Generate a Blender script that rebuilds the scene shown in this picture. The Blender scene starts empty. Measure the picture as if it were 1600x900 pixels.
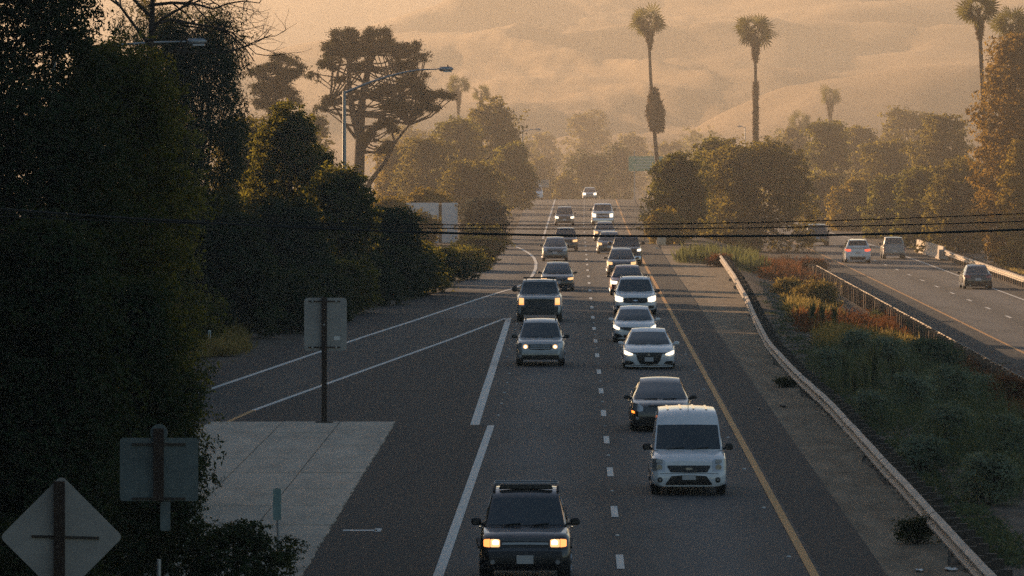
import bpy, bmesh, math, random
import numpy as np
from mathutils import Vector

R = math.radians
scene = bpy.context.scene
COL = scene.collection
random.seed(4)

# ------------------------------------------------------------------ camera, world, sun, exposure
F = 8889.0                    # focal length in photo pixels (200 mm lens on a 36 mm sensor, 1600 px wide)
HC = 8.355                    # eye height on the overpass, metres above the highway
cam_d = bpy.data.cameras.new('camera')
cam = bpy.data.objects.new('camera', cam_d)
COL.objects.link(cam)
cam.location = (0, 0, HC)
cam.rotation_euler = (R(90), 0, 0)
cam_d.sensor_width = 36.0
cam_d.lens = 200.0
cam_d.shift_x = -95 / 1600.0
cam_d.shift_y = -243 / 1600.0
cam_d.clip_start = 0.5
cam_d.clip_end = 8000
scene.camera = cam

SUN_AZ, SUN_EL = -40.0, 11.0      # degrees: left of the view, above the horizon
world = bpy.data.worlds.new('World')
scene.world = world
world.use_nodes = True
wn = world.node_tree
sky = wn.nodes.new('ShaderNodeTexSky')
sky.sky_type = 'NISHITA'
sky.sun_disc = False
sky.sun_elevation = R(SUN_EL)
sky.sun_rotation = R(SUN_AZ)
sky.altitude = 100
sky.air_density = 1.0
sky.dust_density = 0.9
sky.ozone_density = 1.1
wn.nodes['Background'].inputs['Strength'].default_value = 0.068
wn.links.new(sky.outputs[0], wn.nodes['Background'].inputs['Color'])

sun_d = bpy.data.lights.new('sun', 'SUN')
sun_d.energy = 5.0
sun_d.angle = R(0.5)
sun_d.color = (1.0, 0.635, 0.355)
sun = bpy.data.objects.new('sun', sun_d)
COL.objects.link(sun)
sdir = Vector((math.sin(R(SUN_AZ)) * math.cos(R(SUN_EL)), math.cos(R(SUN_AZ)) * math.cos(R(SUN_EL)), math.sin(R(SUN_EL))))
sun.rotation_euler = sdir.to_track_quat('Z', 'Y').to_euler()
sun.location = (-60, 60, 60)

HAZE = 0.00027
HAZE_G = 0.6
HAZE_COL = (1.0, 0.93, 0.84)

vs = scene.view_settings
vs.view_transform = 'Standard'
vs.look = 'None'
vs.exposure = 0.92
vs.gamma = 1.0
vs.use_curve_mapping = False
scene.render.engine = 'CYCLES'
cy = scene.cycles
cy.max_bounces = 6
cy.diffuse_bounces = 2
cy.glossy_bounces = 3
cy.transmission_bounces = 3
cy.volume_bounces = 0
cy.transparent_max_bounces = 4
cy.use_denoising = False        # the remaining fine noise stands for the photograph's film grain
cy.sample_clamp_indirect = 1.0
cy.sample_clamp_direct = 6.0
cy.sampling_pattern = 'BLUE_NOISE'
scene.render.film_transparent = False

# ------------------------------------------------------------------ materials
def mat_new(name):
    m = bpy.data.materials.new(name)
    m.use_nodes = True
    nt = m.node_tree
    return m, nt, nt.nodes['Principled BSDF']

def noise_node(nt, scale, detail=4, rough=0.6, coord='Object', stretch=None):
    tc = nt.nodes.new('ShaderNodeTexCoord')
    n = nt.nodes.new('ShaderNodeTexNoise')
    n.inputs['Scale'].default_value = scale
    n.inputs['Detail'].default_value = detail
    n.inputs['Roughness'].default_value = rough
    if stretch:
        mp = nt.nodes.new('ShaderNodeMapping')
        mp.inputs['Scale'].default_value = stretch
        nt.links.new(tc.outputs[coord], mp.inputs['Vector'])
        nt.links.new(mp.outputs[0], n.inputs['Vector'])
    else:
        nt.links.new(tc.outputs[coord], n.inputs['Vector'])
    return n

def mixcol(nt, fac, a, b):
    mx = nt.nodes.new('ShaderNodeMix')
    mx.data_type = 'RGBA'
    for sock, v in ((mx.inputs['Factor'], fac), (mx.inputs['A'], a), (mx.inputs['B'], b)):
        pass
    ia, ib = mx.inputs[6], mx.inputs[7]
    for s, v in ((mx.inputs[0], fac), (ia, a), (ib, b)):
        if hasattr(v, 'links') or isinstance(v, bpy.types.NodeSocket):
            nt.links.new(v, s)
        elif isinstance(v, (int, float)):
            s.default_value = v
        else:
            s.default_value = (v[0], v[1], v[2], 1)
    return mx.outputs[2]

def ramp(nt, src, lo, hi):
    r = nt.nodes.new('ShaderNodeMapRange')
    r.inputs['From Min'].default_value = lo
    r.inputs['From Max'].default_value = hi
    nt.links.new(src, r.inputs['Value'])
    return r.outputs[0]

def bump(nt, bsdf, src, strength, dist):
    b = nt.nodes.new('ShaderNodeBump')
    b.inputs['Strength'].default_value = strength
    b.inputs['Distance'].default_value = dist
    nt.links.new(src, b.inputs['Height'])
    nt.links.new(b.outputs[0], bsdf.inputs['Normal'])

def simple(name, col, rough=0.6, metal=0.0, coat=0.0, vary=0.12, scale=3.0, spec=0.5, stretch=None):
    m, nt, b = mat_new(name)
    n = noise_node(nt, scale, 7 if stretch else 5, .75 if stretch else .6, stretch=stretch)
    a = tuple(c * (1 - vary) for c in col)
    c = tuple(min(1, c * (1 + vary)) for c in col)
    nt.links.new(mixcol(nt, ramp(nt, n.outputs[0], .3, .7), a, c), b.inputs['Base Color'])
    b.inputs['Roughness'].default_value = rough
    b.inputs['Metallic'].default_value = metal
    b.inputs['Coat Weight'].default_value = coat
    b.inputs['Coat Roughness'].default_value = 0.05
    b.inputs['Specular IOR Level'].default_value = spec
    return m

def emit(name, col, strength, base=(0.5, 0.5, 0.5)):
    m, nt, b = mat_new(name)
    b.inputs['Base Color'].default_value = (*base, 1)
    b.inputs['Roughness'].default_value = 0.15
    b.inputs['Emission Color'].default_value = (*col, 1)
    b.inputs['Emission Strength'].default_value = strength
    m.cycles.emission_sampling = 'NONE'
    return m

def asphalt(name, lo, hi, patch=0.5, tracks=True):
    m, nt, b = mat_new(name)
    big = noise_node(nt, 1.0, 5, .65, stretch=(0.9, 0.03, 1))
    mid = noise_node(nt, 0.6, 6, .7, stretch=(1, .22, 1))
    fine = noise_node(nt, 55, 2, .8)
    c = mixcol(nt, ramp(nt, big.outputs[0], .35, .65), lo, hi)
    if tracks:
        tc = nt.nodes.new('ShaderNodeTexCoord')
        sp = nt.nodes.new('ShaderNodeSeparateXYZ')
        nt.links.new(tc.outputs['Object'], sp.inputs[0])
        def mth(op, a, v):
            q = nt.nodes.new('ShaderNodeMath')
            q.operation = op
            nt.links.new(a, q.inputs[0])
            if v is not None:
                if isinstance(v, bpy.types.NodeSocket):
                    nt.links.new(v, q.inputs[1])
                else:
                    q.inputs[1].default_value = v
            return q.outputs[0]
        wob = mth('MULTIPLY', big.outputs[0], .9)
        wv = mth('COSINE', mth('MULTIPLY', mth('ADD', mth('ADD', sp.outputs['X'], .5), wob), 2 * math.pi / 3.66), None)
        c = mixcol(nt, ramp(nt, wv, -1.1, 1.3), c, tuple(x * 1.75 for x in hi))
    m2 = tuple(x * 0.62 for x in lo)
    c = mixcol(nt, ramp(nt, mid.outputs[0], .5, .8), c, m2) if patch else c
    c = mixcol(nt, ramp(nt, fine.outputs[0], .55, .8), c, tuple(x * 1.9 for x in hi))
    nt.links.new(c, b.inputs['Base Color'])
    b.inputs['Roughness'].default_value = 0.82
    b.inputs['Specular IOR Level'].default_value = 0.3
    bump(nt, b, fine.outputs[0], .5, .01)
    return m

def leafmat(name, dark, light, trans=0.35, tcol=None):
    m = bpy.data.materials.new(name)
    m.use_nodes = True
    nt = m.node_tree
    nt.nodes.remove(nt.nodes['Principled BSDF'])
    out = nt.nodes['Material Output']
    at = nt.nodes.new('ShaderNodeAttribute')
    at.attribute_name = 'tint'
    c = mixcol(nt, at.outputs['Fac'], dark, light)
    d = nt.nodes.new('ShaderNodeBsdfDiffuse')
    t = nt.nodes.new('ShaderNodeBsdfTranslucent')
    nt.links.new(c, d.inputs['Color'])
    tc = tcol or tuple(min(1, x * 1.6) for x in light)
    c2 = mixcol(nt, at.outputs['Fac'], tuple(x * .6 for x in tc), tc)
    nt.links.new(c2, t.inputs['Color'])
    ms = nt.nodes.new('ShaderNodeMixShader')
    ms.inputs[0].default_value = trans
    nt.links.new(d.outputs[0], ms.inputs[1])
    nt.links.new(t.outputs[0], ms.inputs[2])
    nt.links.new(ms.outputs[0], out.inputs['Surface'])
    return m

M = {}
M['road'] = asphalt('asphalt_worn', (.041, .041, .041), (.065, .0645, .064))
M['ramp'] = asphalt('asphalt_ramp', (.032, .031, .030), (.050, .049, .047), tracks=False)
M['dark'] = asphalt('asphalt_dark', (.012, .0125, .0135), (.019, .0195, .020), tracks=False)
M['white_paint'] = simple('road_paint_white', (.62, .62, .58), .7, vary=.25, scale=9)
M['yellow_paint'] = simple('road_paint_yellow', (.50, .25, .055), .7, vary=.22, scale=9)
M['concrete'] = simple('concrete_slab', (.46, .395, .31), .9, vary=.30, scale=1.4, stretch=(1, .2, 1))
M['barrier'] = simple('barrier_concrete', (.46, .40, .33), .9, vary=.25, scale=1.4)
M['rail'] = simple('weathered_rail_steel', (.36, .31, .25), .65, .1, vary=.35, scale=1.6)
M['wood'] = simple('rail_post_wood', (.055, .045, .036), .9, vary=.35, scale=4)
M['wood_pale'] = simple('rail_post_wood_dry', (.14, .095, .06), .9, vary=.35, scale=4)
M['galv'] = simple('galvanised_steel', (.34, .36, .37), .45, .6, vary=.12)
M['sign_back'] = simple('sign_back_aluminium', (.33, .32, .30), .55, .25, vary=.18, scale=1.6)
M['sign_back_dark'] = simple('sign_back_dull', (.12, .15, .15), .6, .25, vary=.25, scale=2)
M['post_brown'] = simple('sign_post_timber', (.035, .022, .015), .9, vary=.3, scale=6)
M['marker'] = simple('marker_plate', (.20, .30, .29), .6, .1, vary=.15)
M['sign_green'] = simple('sign_green', (.05, .34, .25), .5, vary=.1)
M['legend_white'] = simple('sign_legend_white', (.75, .75, .72), .5)
M['bark'] = simple('bark_dark', (.055, .042, .032), .95, vary=.4, scale=5)
M['bark_pale'] = simple('bark_pale', (.14, .11, .085), .95, vary=.35, scale=5)
M['palm_bark'] = simple('palm_trunk_bark', (.10, .075, .055), .95, vary=.35, scale=6)
M['thatch'] = leafmat('palm_thatch', (.06, .04, .02), (.13, .085, .045), .2)
M['wall_white'] = simple('shed_wall_white', (.72, .72, .72), .8, vary=.06)
M['wall_dark'] = simple('shed_recess', (.10, .08, .06), .9)
M['rock'] = simple('pale_rock', (.55, .45, .33), .95, vary=.3, scale=3)
M['cable'] = simple('cable_black', (.012, .012, .012), .6)
M['lamp_lens'] = simple('lamp_lens', (.6, .6, .6), .2)
M['tyre'] = simple('tyre_rubber', (.014, .014, .015), .85)
M['rim'] = simple('wheel_rim', (.42, .43, .45), .3, .8)
M['black_plastic'] = simple('black_plastic', (.016, .016, .017), .5)
M['grille'] = simple('grille_black', (.010, .010, .011), .4)
M['chrome'] = simple('chrome_trim', (.55, .56, .58), .18, .9)
M['plate'] = simple('number_plate', (.50, .50, .50), .5, vary=.1, scale=8)
M['lens_clear'] = simple('headlight_clear', (.42, .43, .44), .12, .5, 1.0)
M['lens_amber'] = emit('signal_amber', (1, .24, .03), 1.6, (.6, .2, .03))
M['tail_red'] = simple('tail_light_red', (.35, .02, .015), .2, coat=1)
M['tail_lit'] = emit('tail_light_lit', (1, .10, .04), .9, (.5, .03, .02))
M['lamp_warm'] = emit('headlamp_warm', (1, .50, .16), .75)
M['lamp_core'] = emit('headlamp_core', (1, .84, .58), 3.5)
M['lamp_white'] = emit('headlamp_white', (1, .82, .58), 1.25)
M['lamp_amber'] = emit('headlamp_amber', (1, .30, .05), 1.1)

def glassmat():
    m, nt, b = mat_new('car_glass')
    n = noise_node(nt, 2.5, 3)
    nt.links.new(mixcol(nt, n.outputs[0], (.010, .020, .024), (.022, .040, .046)), b.inputs['Base Color'])
    b.inputs['Roughness'].default_value = .05
    b.inputs['Specular IOR Level'].default_value = .75
    b.inputs['Coat Weight'].default_value = .5
    return m
M['glass'] = glassmat()

def paint(name, col, metal=0.0):
    m, nt, b = mat_new('car_paint_' + name)
    n = noise_node(nt, 6, 4)
    g = noise_node(nt, 1.7, 5)
    c = mixcol(nt, ramp(nt, n.outputs[0], .3, .7), tuple(x * .93 for x in col), tuple(min(1, x * 1.05) for x in col))
    nt.links.new(c, b.inputs['Base Color'])
    nt.links.new(ramp(nt, g.outputs[0], -.6, 2.2), b.inputs['Roughness'])
    b.inputs['Metallic'].default_value = metal
    b.inputs['Coat Weight'].default_value = 1.0
    b.inputs['Coat Roughness'].default_value = .04
    return m

# ------------------------------------------------------------------ builders
class MB:
    def __init__(s):
        s.v, s.f, s.m = [], [], []

    def add(s, verts, faces, mi=0):
        o = len(s.v)
        s.v.extend([tuple(map(float, p)) for p in verts])
        for f in faces:
            s.f.append(tuple(i + o for i in f))
            s.m.append(mi)

    def box(s, c, size, mi=0, rz=0.0, taper=1.0):
        hx, hy, hz = size[0] / 2, size[1] / 2, size[2] / 2
        ca, sa = math.cos(rz), math.sin(rz)
        vs_ = []
        for z in (-1, 1):
            k = 1 if z < 0 else taper
            for x, y in ((-1, -1), (1, -1), (1, 1), (-1, 1)):
                px, py = x * hx * k, y * hy * k
                vs_.append((c[0] + px * ca - py * sa, c[1] + px * sa + py * ca, c[2] + z * hz))
        s.add(vs_, [(3, 2, 1, 0), (4, 5, 6, 7), (0, 1, 5, 4), (1, 2, 6, 5), (2, 3, 7, 6), (3, 0, 4, 7)], mi)
        return s

    def tube(s, pts, radii, n=7, mi=0, cap=True):
        pts = [Vector(p) for p in pts]
        if not hasattr(radii, '__len__'):
            radii = [radii] * len(pts)
        vs_, fs = [], []
        up = Vector((0, 0, 1))
        for i, p in enumerate(pts):
            d = (pts[min(i + 1, len(pts) - 1)] - pts[max(i - 1, 0)])
            d = d.normalized() if d.length > 1e-9 else Vector((0, 0, 1))
            a = d.cross(up if abs(d.z) < .95 else Vector((0, 1, 0))).normalized()
            b = d.cross(a).normalized()
            for k in range(n):
                t = 2 * math.pi * k / n
                vs_.append(p + (a * math.cos(t) + b * math.sin(t)) * radii[i])
        for i in range(len(pts) - 1):
            for k in range(n):
                k2 = (k + 1) % n
                fs.append((i * n + k, i * n + k2, (i + 1) * n + k2, (i + 1) * n + k))
        if cap:
            fs.append(tuple(range(n - 1, -1, -1)))
            fs.append(tuple((len(pts) - 1) * n + k for k in range(n)))
        s.add(vs_, fs, mi)
        return s

    def grid(s, P, mi=0, flip=False):
        r, c = len(P), len(P[0])
        fs = []
        for i in range(r - 1):
            for j in range(c - 1):
                q = (i * c + j, i * c + j + 1, (i + 1) * c + j + 1, (i + 1) * c + j)
                fs.append(q[::-1] if flip else q)
        s.add([p for row in P for p in row], fs, mi)
        return s

    def disc(s, c, axis, r, n=18, depth=.02, mi=0):
        a = Vector(axis).normalized()
        s.tube([Vector(c) - a * depth / 2, Vector(c) + a * depth / 2], r, n, mi)
        return s

    def mesh(s, name, mats, smooth=None):
        me = bpy.data.meshes.new(name)
        me.from_pydata(s.v, [], s.f)
        if not isinstance(mats, (list, tuple)):
            mats = [mats]
        for m in mats:
            me.materials.append(m)
        if len(mats) > 1:
            me.polygons.foreach_set('material_index', s.m)
        if smooth is not None:
            me.polygons.foreach_set('use_smooth', [True] * len(me.polygons))
            me.set_sharp_from_angle(angle=R(smooth))
        me.update()
        return me

    def build(s, name, mats, parent=None, smooth=None, bevel=0):
        o = link(name, s.mesh(name, mats, smooth), parent)
        if bevel:
            b = o.modifiers.new('bevel', 'BEVEL')
            b.width = bevel
            b.segments = 2
            b.limit_method = 'ANGLE'
            b.angle_limit = R(28)
        return o

def link(name, data, parent=None, loc=None):
    o = bpy.data.objects.new(name, data)
    COL.objects.link(o)
    if parent is not None:
        o.parent = parent
    if loc is not None:
        o.location = loc
    return o

def tag(o, label=None, cat=None, group=None, kind=None):
    if label:
        o['label'] = label
    if cat:
        o['category'] = cat
    if group:
        o['group'] = group
    if kind:
        o['kind'] = kind
    return o

def thing(name, label, cat, loc=(0, 0, 0), rz=0.0, group=None):
    o = link(name, None, None, loc)
    o.rotation_euler = (0, 0, rz)
    o.empty_display_size = .3
    return tag(o, label, cat, group)

def smoothstep(a, b, x):
    t = np.clip((np.asarray(x, float) - a) / (b - a), 0, 1)
    return t * t * (3 - 2 * t)

def quads_mesh(name, V, mat, tint, per=4):
    """V: (n*per, 3) vertices, one face per `per` vertices."""
    n = len(V) // per
    me = bpy.data.meshes.new(name)
    me.vertices.add(len(V))
    me.vertices.foreach_set('co', np.ascontiguousarray(V, np.float32).ravel())
    me.loops.add(len(V))
    me.loops.foreach_set('vertex_index', np.arange(len(V), dtype=np.int32))
    me.polygons.add(n)
    me.polygons.foreach_set('loop_start', np.arange(0, len(V), per, dtype=np.int32))
    me.polygons.foreach_set('loop_total', np.full(n, per, dtype=np.int32))
    a = me.attributes.new('tint', 'FLOAT', 'FACE')
    a.data.foreach_set('value', np.ascontiguousarray(tint, np.float32))
    me.materials.append(mat)
    me.update()
    me.validate()
    return me

# ------------------------------------------------------------------ ground heights
_rs = np.random.RandomState(11)
_lat = _rs.rand(64, 64)
def vnoise(x, y):
    x = np.asarray(x, float); y = np.asarray(y, float)
    xi = np.floor(x).astype(int); yi = np.floor(y).astype(int)
    fx = x - xi; fy = y - yi
    fx = fx * fx * (3 - 2 * fx); fy = fy * fy * (3 - 2 * fy)
    g = lambda a, b: _lat[a % 64, b % 64]
    return (g(xi, yi) * (1 - fx) + g(xi + 1, yi) * fx) * (1 - fy) + (g(xi, yi + 1) * (1 - fx) + g(xi + 1, yi + 1) * fx) * fy

def fbm(x, y, o=4):
    s, a, t = 0, .5, 0
    for k in range(o):
        s = s + a * vnoise(x * 2 ** k + 7.3 * k, y * 2 ** k + 3.1 * k)
        t += a; a *= .5
    return s / t

def dip(Y):
    Y = np.asarray(Y, float)
    d = np.clip(Y - 700, 0, 160)
    z = -.00028 * d * d
    return z + smoothstep(900, 1200, Y) * 3.0

LB = [(60, -5.2), (102, -5.2), (118, -12.5), (150, -16.5), (194, -13.0), (223, -11.2), (260, -9.8), (299, -6.9), (320, -6.1), (366, -5.1), (450, -4.8), (700, -5.6), (900, -6.2)]
RIGHT_DROP = 1.3
def zground(X, Y):
    X = np.asarray(X, float); Y = np.asarray(Y, float)
    z = dip(Y)
    z = z - RIGHT_DROP * smoothstep(9.5, 15.5, X)
    z = z + 3.2 * smoothstep(96, 45, Y) * smoothstep(-5.4, -8.5, X)
    z = z + .8 * smoothstep(-16, -30, X) + .35 * (fbm(X * .12, Y * .12) - .5) * smoothstep(9, 11, np.abs(X - 1)) * (1 - smoothstep(15, 16, X) * (1 - smoothstep(28, 31, X))) * np.where(X < 0, smoothstep(0.3, 2.5, np.interp(Y, [y for y, x in LB], [x for y, x in LB]) - X), 1)
    # hills
    h = np.interp(Y, [1080, 1300, 1500, 1750, 2100, 2700], [0, 6, 20, 42, 84, 118])
    sp = fbm(X * .0065 + Y * .0022, Y * .0050 - X * .0030, 3)
    rid = 1 - np.abs(2 * sp - 1)
    det = fbm(X * .030 + Y * .008, Y * .012 - X * .010, 4)
    fine = fbm(X * .085 + Y * .03, Y * .022 - X * .03, 3)
    h = h + smoothstep(1150, 1500, Y) * (12 * (rid ** 2 - .55) + 6 * (det - .5) + 4.5 * (fine - .5))
    h = np.maximum(h, 27 * smoothstep(-12, 75, X + .12 * (Y - 1400)) * np.exp(-((Y - 1400) / 95.0) ** 2) * (.8 + .45 * det))
    capx = np.interp(X, [-900, -250, -125, -90, -44, 30], [12, 16, 27, 38, 56, 130])
    k = 5.0
    h = -k * np.logaddexp(-h / k, -capx / k)
    far = np.interp(Y, [2150, 2300, 2750, 4000], [0, 14, 112, 126]) + 6 * (det - .5)
    h = np.minimum(np.maximum(h, far), 128)
    w = smoothstep(1080, 1250, Y)
    return z * (1 - w) + w * (h - 4)

HW = 8889.0
def on_road(px, py, drop=0.0):
    """Where the sight line through a surveyed photo point meets the plane `drop` below the highway."""
    Y = F * (HC + drop) / (py - 207.0)
    return (px - 895.0) * Y / F, Y

# ------------------------------------------------------------------ the setting: ground and roads
def make_ground():
    xs = np.concatenate([np.array([-1500, -1200, -950, -750, -600, -500, -420, -360]), np.arange(-310, -40, 4.5), np.arange(-40, 40, 1.0), np.arange(40, 300, 4.5), np.array([330, 400, 480, 600, 800, 1100, 1500])])
    ys = np.concatenate([np.arange(-160, 60, 20), np.arange(60, 500, 4), np.arange(500, 1080, 12), np.arange(1080, 2150, 7), np.arange(2150, 2800, 16), np.arange(2800, 4050, 80)])
    XX, YY = np.meshgrid(xs, ys)
    ZZ = zground(XX, YY) - .05
    nr, nc = XX.shape
    V = np.stack([XX, YY, ZZ], -1).reshape(-1, 3)
    idx = np.arange(nr * nc).reshape(nr, nc)
    Fq = np.stack([idx[:-1, :-1], idx[:-1, 1:], idx[1:, 1:], idx[1:, :-1]], -1).reshape(-1, 4)
    me = bpy.data.meshes.new('ground')
    me.from_pydata(V.tolist(), [], Fq.tolist())
    me.polygons.foreach_set('use_smooth', [True] * len(me.polygons))
    m, nt, b = mat_new('earth_and_dry_grass')
    n1 = noise_node(nt, .5, 6, .65)
    n2 = noise_node(nt, 6, 5, .7)
    n3 = noise_node(nt, .02, 6, .6)
    dirt = mixcol(nt, ramp(nt, n1.outputs[0], .35, .65), (.085, .070, .055), (.17, .145, .115))
    dirt = mixcol(nt, ramp(nt, n2.outputs[0], .5, .75), dirt, (.07, .055, .042))
    n4 = noise_node(nt, .35, 6, .75, stretch=(1, .35, 1))
    gold = mixcol(nt, ramp(nt, n3.outputs[0], .35, .65), (.20, .135, .07), (.36, .25, .135))
    gold = mixcol(nt, ramp(nt, n4.outputs[0], .45, .75), gold, (.17, .12, .07))
    geo = nt.nodes.new('ShaderNodeNewGeometry')
    sep = nt.nodes.new('ShaderNodeSeparateXYZ')
    nt.links.new(geo.outputs['Position'], sep.inputs[0])
    c = mixcol(nt, ramp(nt, sep.outputs['Y'], 1150, 1420), dirt, gold)
    nt.links.new(c, b.inputs['Base Color'])
    b.inputs['Roughness'].default_value = .95
    b.inputs['Specular IOR Level'].default_value = .1
    bump(nt, b, n2.outputs[0], .6, .06)
    me.materials.append(m)
    tag(link('ground', me), kind='structure')
make_ground()

def sheet(name, left, right, mat, z, step=8, cols=3, y0=None, y1=None, drop=0.0, parent=None, kind='structure'):
    """A ground-hugging sheet between two polylines [(Y, X)...]."""
    ly, lx = zip(*left); ry, rx = zip(*right)
    y0 = max(ly[0], ry[0]) if y0 is None else y0
    y1 = min(ly[-1], ry[-1]) if y1 is None else y1
    ys = sorted(set([y for y in np.arange(y0, y1, step)] + [y1] + [y for y in ly + ry if y0 < y < y1]))
    P = []
    for y in ys:
        a, b = np.interp(y, ly, lx), np.interp(y, ry, rx)
        P.append([(a + (b - a) * t / (cols - 1), y, float(dip(y)) - drop + z) for t in range(cols)])
    o = MB().grid(P).build(name, mat, parent)
    if kind and parent is None:
        tag(o, kind=kind)
    return o

RB = [(60, 5.9), (150, 5.97), (220, 6.02), (350, 6.1), (450, 6.4), (700, 7.6), (900, 9)]
road = sheet('road', LB, RB, M['road'], 0.0)
M['dirt'] = simple('gravelly_dirt', (.225, .185, .135), .95, vary=.45, scale=1.6, spec=.1, stretch=(1, .16, 1))
RAILP = [(60, 7.3), (98, 7.29), (162, 7.36), (185, 7.2), (209, 7.22), (235, 7.62), (262, 8.1), (303, 8.7), (359, 9.3), (410, 9.2)]
rj = random.Random(9)
sheet('dirt_strip', [(y, float(np.interp(y, [a for a, b in RB], [b for a, b in RB])) - .25) for y in range(60, 411, 10)], [(y, float(np.interp(y, [a for a, b in RAILP], [b for a, b in RAILP])) + rj.uniform(-.1, .9)) for y in range(60, 411, 5)], M['dirt'], -.012, step=6, cols=4)
EDGE = [(60, -2.75), (108, -2.53), (162.1, -2.33), (162.4, -2.80), (256, -2.88)]
YEL = [(60, 4.55), (162, 4.56), (350, 4.55), (500, 4.75), (721, 5.4), (900, 6.1)]
off = lambda line, d: [(y, x + d) for y, x in line]
sheet('road_shoulder', off(YEL, .17), RB, M['dark'], .004)
INNER = [(120, -13.2), (156.1, -10.4), (171.5, -9.55), (200, -7.3), (228, -5.05), (256, -3.0)]
OUTER = [(150, -14.4), (185, -11.8), (233, -8.5), (253, -7.0), (285, -4.75), (297, -3.84), (306, -3.2), (315, -2.72), (333, -2.42), (375, -2.38), (430, -2.35), (721, -2.2), (900, -1.9)]
sheet('off_ramp', [(118, -12.5), (150, -14.2), (185, -11.7), (233, -8.4), (256, -6.7)], INNER, M['ramp'], .004, y0=118, y1=256)
sheet('gore_pavement', off(INNER, .14), [(60, -2.87), (108, -2.65), (162, -2.45), (163, -2.92), (256, -2.93)], M['dark'], .006, y0=120, y1=255.5)
sheet('gore_pavement', [(60, -5.3), (102, -5.3), (120, -13.0)], [(60, -2.87), (108, -2.65), (120, -2.62)], M['dark'], .006, y0=60, y1=120)
sheet('ramp_shoulder', LB, off(OUTER, -.12), M['dark'], .004, y0=150, y1=300)

# painted lines, each line or dash a part of the road
def line(line_pts, w, mat, name, z=.011, y0=None, y1=None, drop=0.0, parent=None, step=6):
    return sheet(name, off(line_pts, -w / 2), off(line_pts, w / 2), mat, z, step=step, cols=2, y0=y0, y1=y1, drop=drop, parent=parent or road)
line(EDGE[:3], .20, M['white_paint'], 'edge_line')
line(EDGE[3:], .26, M['white_paint'], 'edge_line')
line(INNER, .17, M['white_paint'], 'edge_line', y0=171, y1=256)
line(INNER, .15, M['yellow_paint'], 'yellow_line', y0=140, y1=171)
RAMP_LINE = OUTER[:6] + [(305.6, -3.09), (316, -2.62), (331.5, -2.36), (348.7, -2.28), (364, -2.35), (378.9, -2.58), (392.9, -3.02), (408, -3.68), (419.6, -4.40)]
line(RAMP_LINE, .19, M['white_paint'], 'edge_line', y0=150, y1=419.6, step=3)
line(OUTER, .16, M['white_paint'], 'edge_line', y0=446, y1=880)
line(YEL, .17, M['yellow_paint'], 'yellow_line', z=.012)
P_DASH = 14.63
dash_me = MB().grid([[(-.075, 0, 0), (.075, 0, 0)], [(-.075, 3.66, 0), (.075, 3.66, 0)]]).mesh('lane_dash', M['white_paint'])
k = 0
y = 108.8 - P_DASH * 2
while y < 715:
    x = float(np.interp(y, [100, 350, 520, 721], [.92, .9, 1.0, 1.5]))
    o = link('lane_dash', dash_me, road, (x, y, .012))
    if y < 260:
        bm_y = y + 9.1
        st = MB().tube([(0, 0, -.01), (0, 0, .02)], [.055, .035], 10)
        if k == 0:
            stud_me = st.mesh('road_stud', M['white_paint'])
        link('road_stud', stud_me, road, (x, bm_y, .004))
    k += 1
    y += P_DASH
for i in range(12):
    link('road_stud', stud_me, road, (-2.45 if i > 5 else -2.2, 168 + i * 7.3, .004))
for i in range(8):
    link('road_stud', stud_me, road, (4.25, 112 + i * 14.6, .004))
tar = MB()
for (x0, y0, x1, y1, w) in ((-4.3, 226, -3.3, 226.3, .06), (-6.1, 184, -4.6, 183.6, .10), (-4.5, 132.5, -3.9, 140, .05)):
    tar.add([(x0, y0, .012), (x1, y1, .012), (x1, y1 + w * 4, .012), (x0, y0 + w * 4, .012)], [(0, 1, 2, 3)])
chip = MB()
for (x0, y0, x1, y1) in ((-4.82, 119.1, -4.10, 119.5), (-4.16, 118.9, -4.02, 119.9)):
    chip.add([(x0, y0, .013), (x1, y0, .013), (x1, y1, .013), (x0, y1, .013)], [(0, 1, 2, 3)])
chip.build('paint_remnant', M['white_paint'], road)
tar.build('tar_strip', M['dark'], road)

# concrete apron between ramp and highway, poured in panels
apron = MB().grid([[(-11.2, 96, .0075), (-5.1, 96, .0075)], [(-10.4, 163.8, .0075), (-5.1, 163.8, .0075)]]).build('concrete_apron', M['wall_dark'])
tag(apron, kind='structure')
rng = random.Random(3)
xs_ = [-11.4, -8.35, -6.7, -5.1]
ys_ = list(np.linspace(96, 163.9, 12))
for i in range(len(ys_) - 1):
    for j in range(3):
        x0, x1, y0, y1 = xs_[j] + .014, xs_[j + 1] - .014, ys_[i] + .05, ys_[i + 1] - .05
        sk = (lambda yy: (yy - 96) / 68 * (.95 if j == 0 else 0))
        h = .03 + rng.uniform(-.004, .004)
        jit = (lambda: rng.uniform(-.04, .04)) if j == 2 else (lambda: 0)
        n = 19
        P0, P1 = [], []
        for q in range(n):
            yy = y0 + (y1 - y0) * q / (n - 1)
            P0.append((x0 + sk(yy), yy, h))
            P1.append((x1 + jit(), yy, h))
        mb = MB()
        mb.grid([P0, P1], flip=True)
        mb.grid([[(p[0], p[1], .0) for p in P0], P0], flip=True)
        mb.grid([P1, [(p[0], p[1], .0) for p in P1]], flip=True)
        mb.add([P0[0], P1[0], (P1[0][0], P1[0][1], 0), (P0[0][0], P0[0][1], 0)], [(3, 2, 1, 0)])
        mb.add([P0[-1], P1[-1], (P1[-1][0], P1[-1][1], 0), (P0[-1][0], P0[-1][1], 0)], [(0, 1, 2, 3)])
        mb.build('concrete_panel', M['concrete'], apron)

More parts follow.
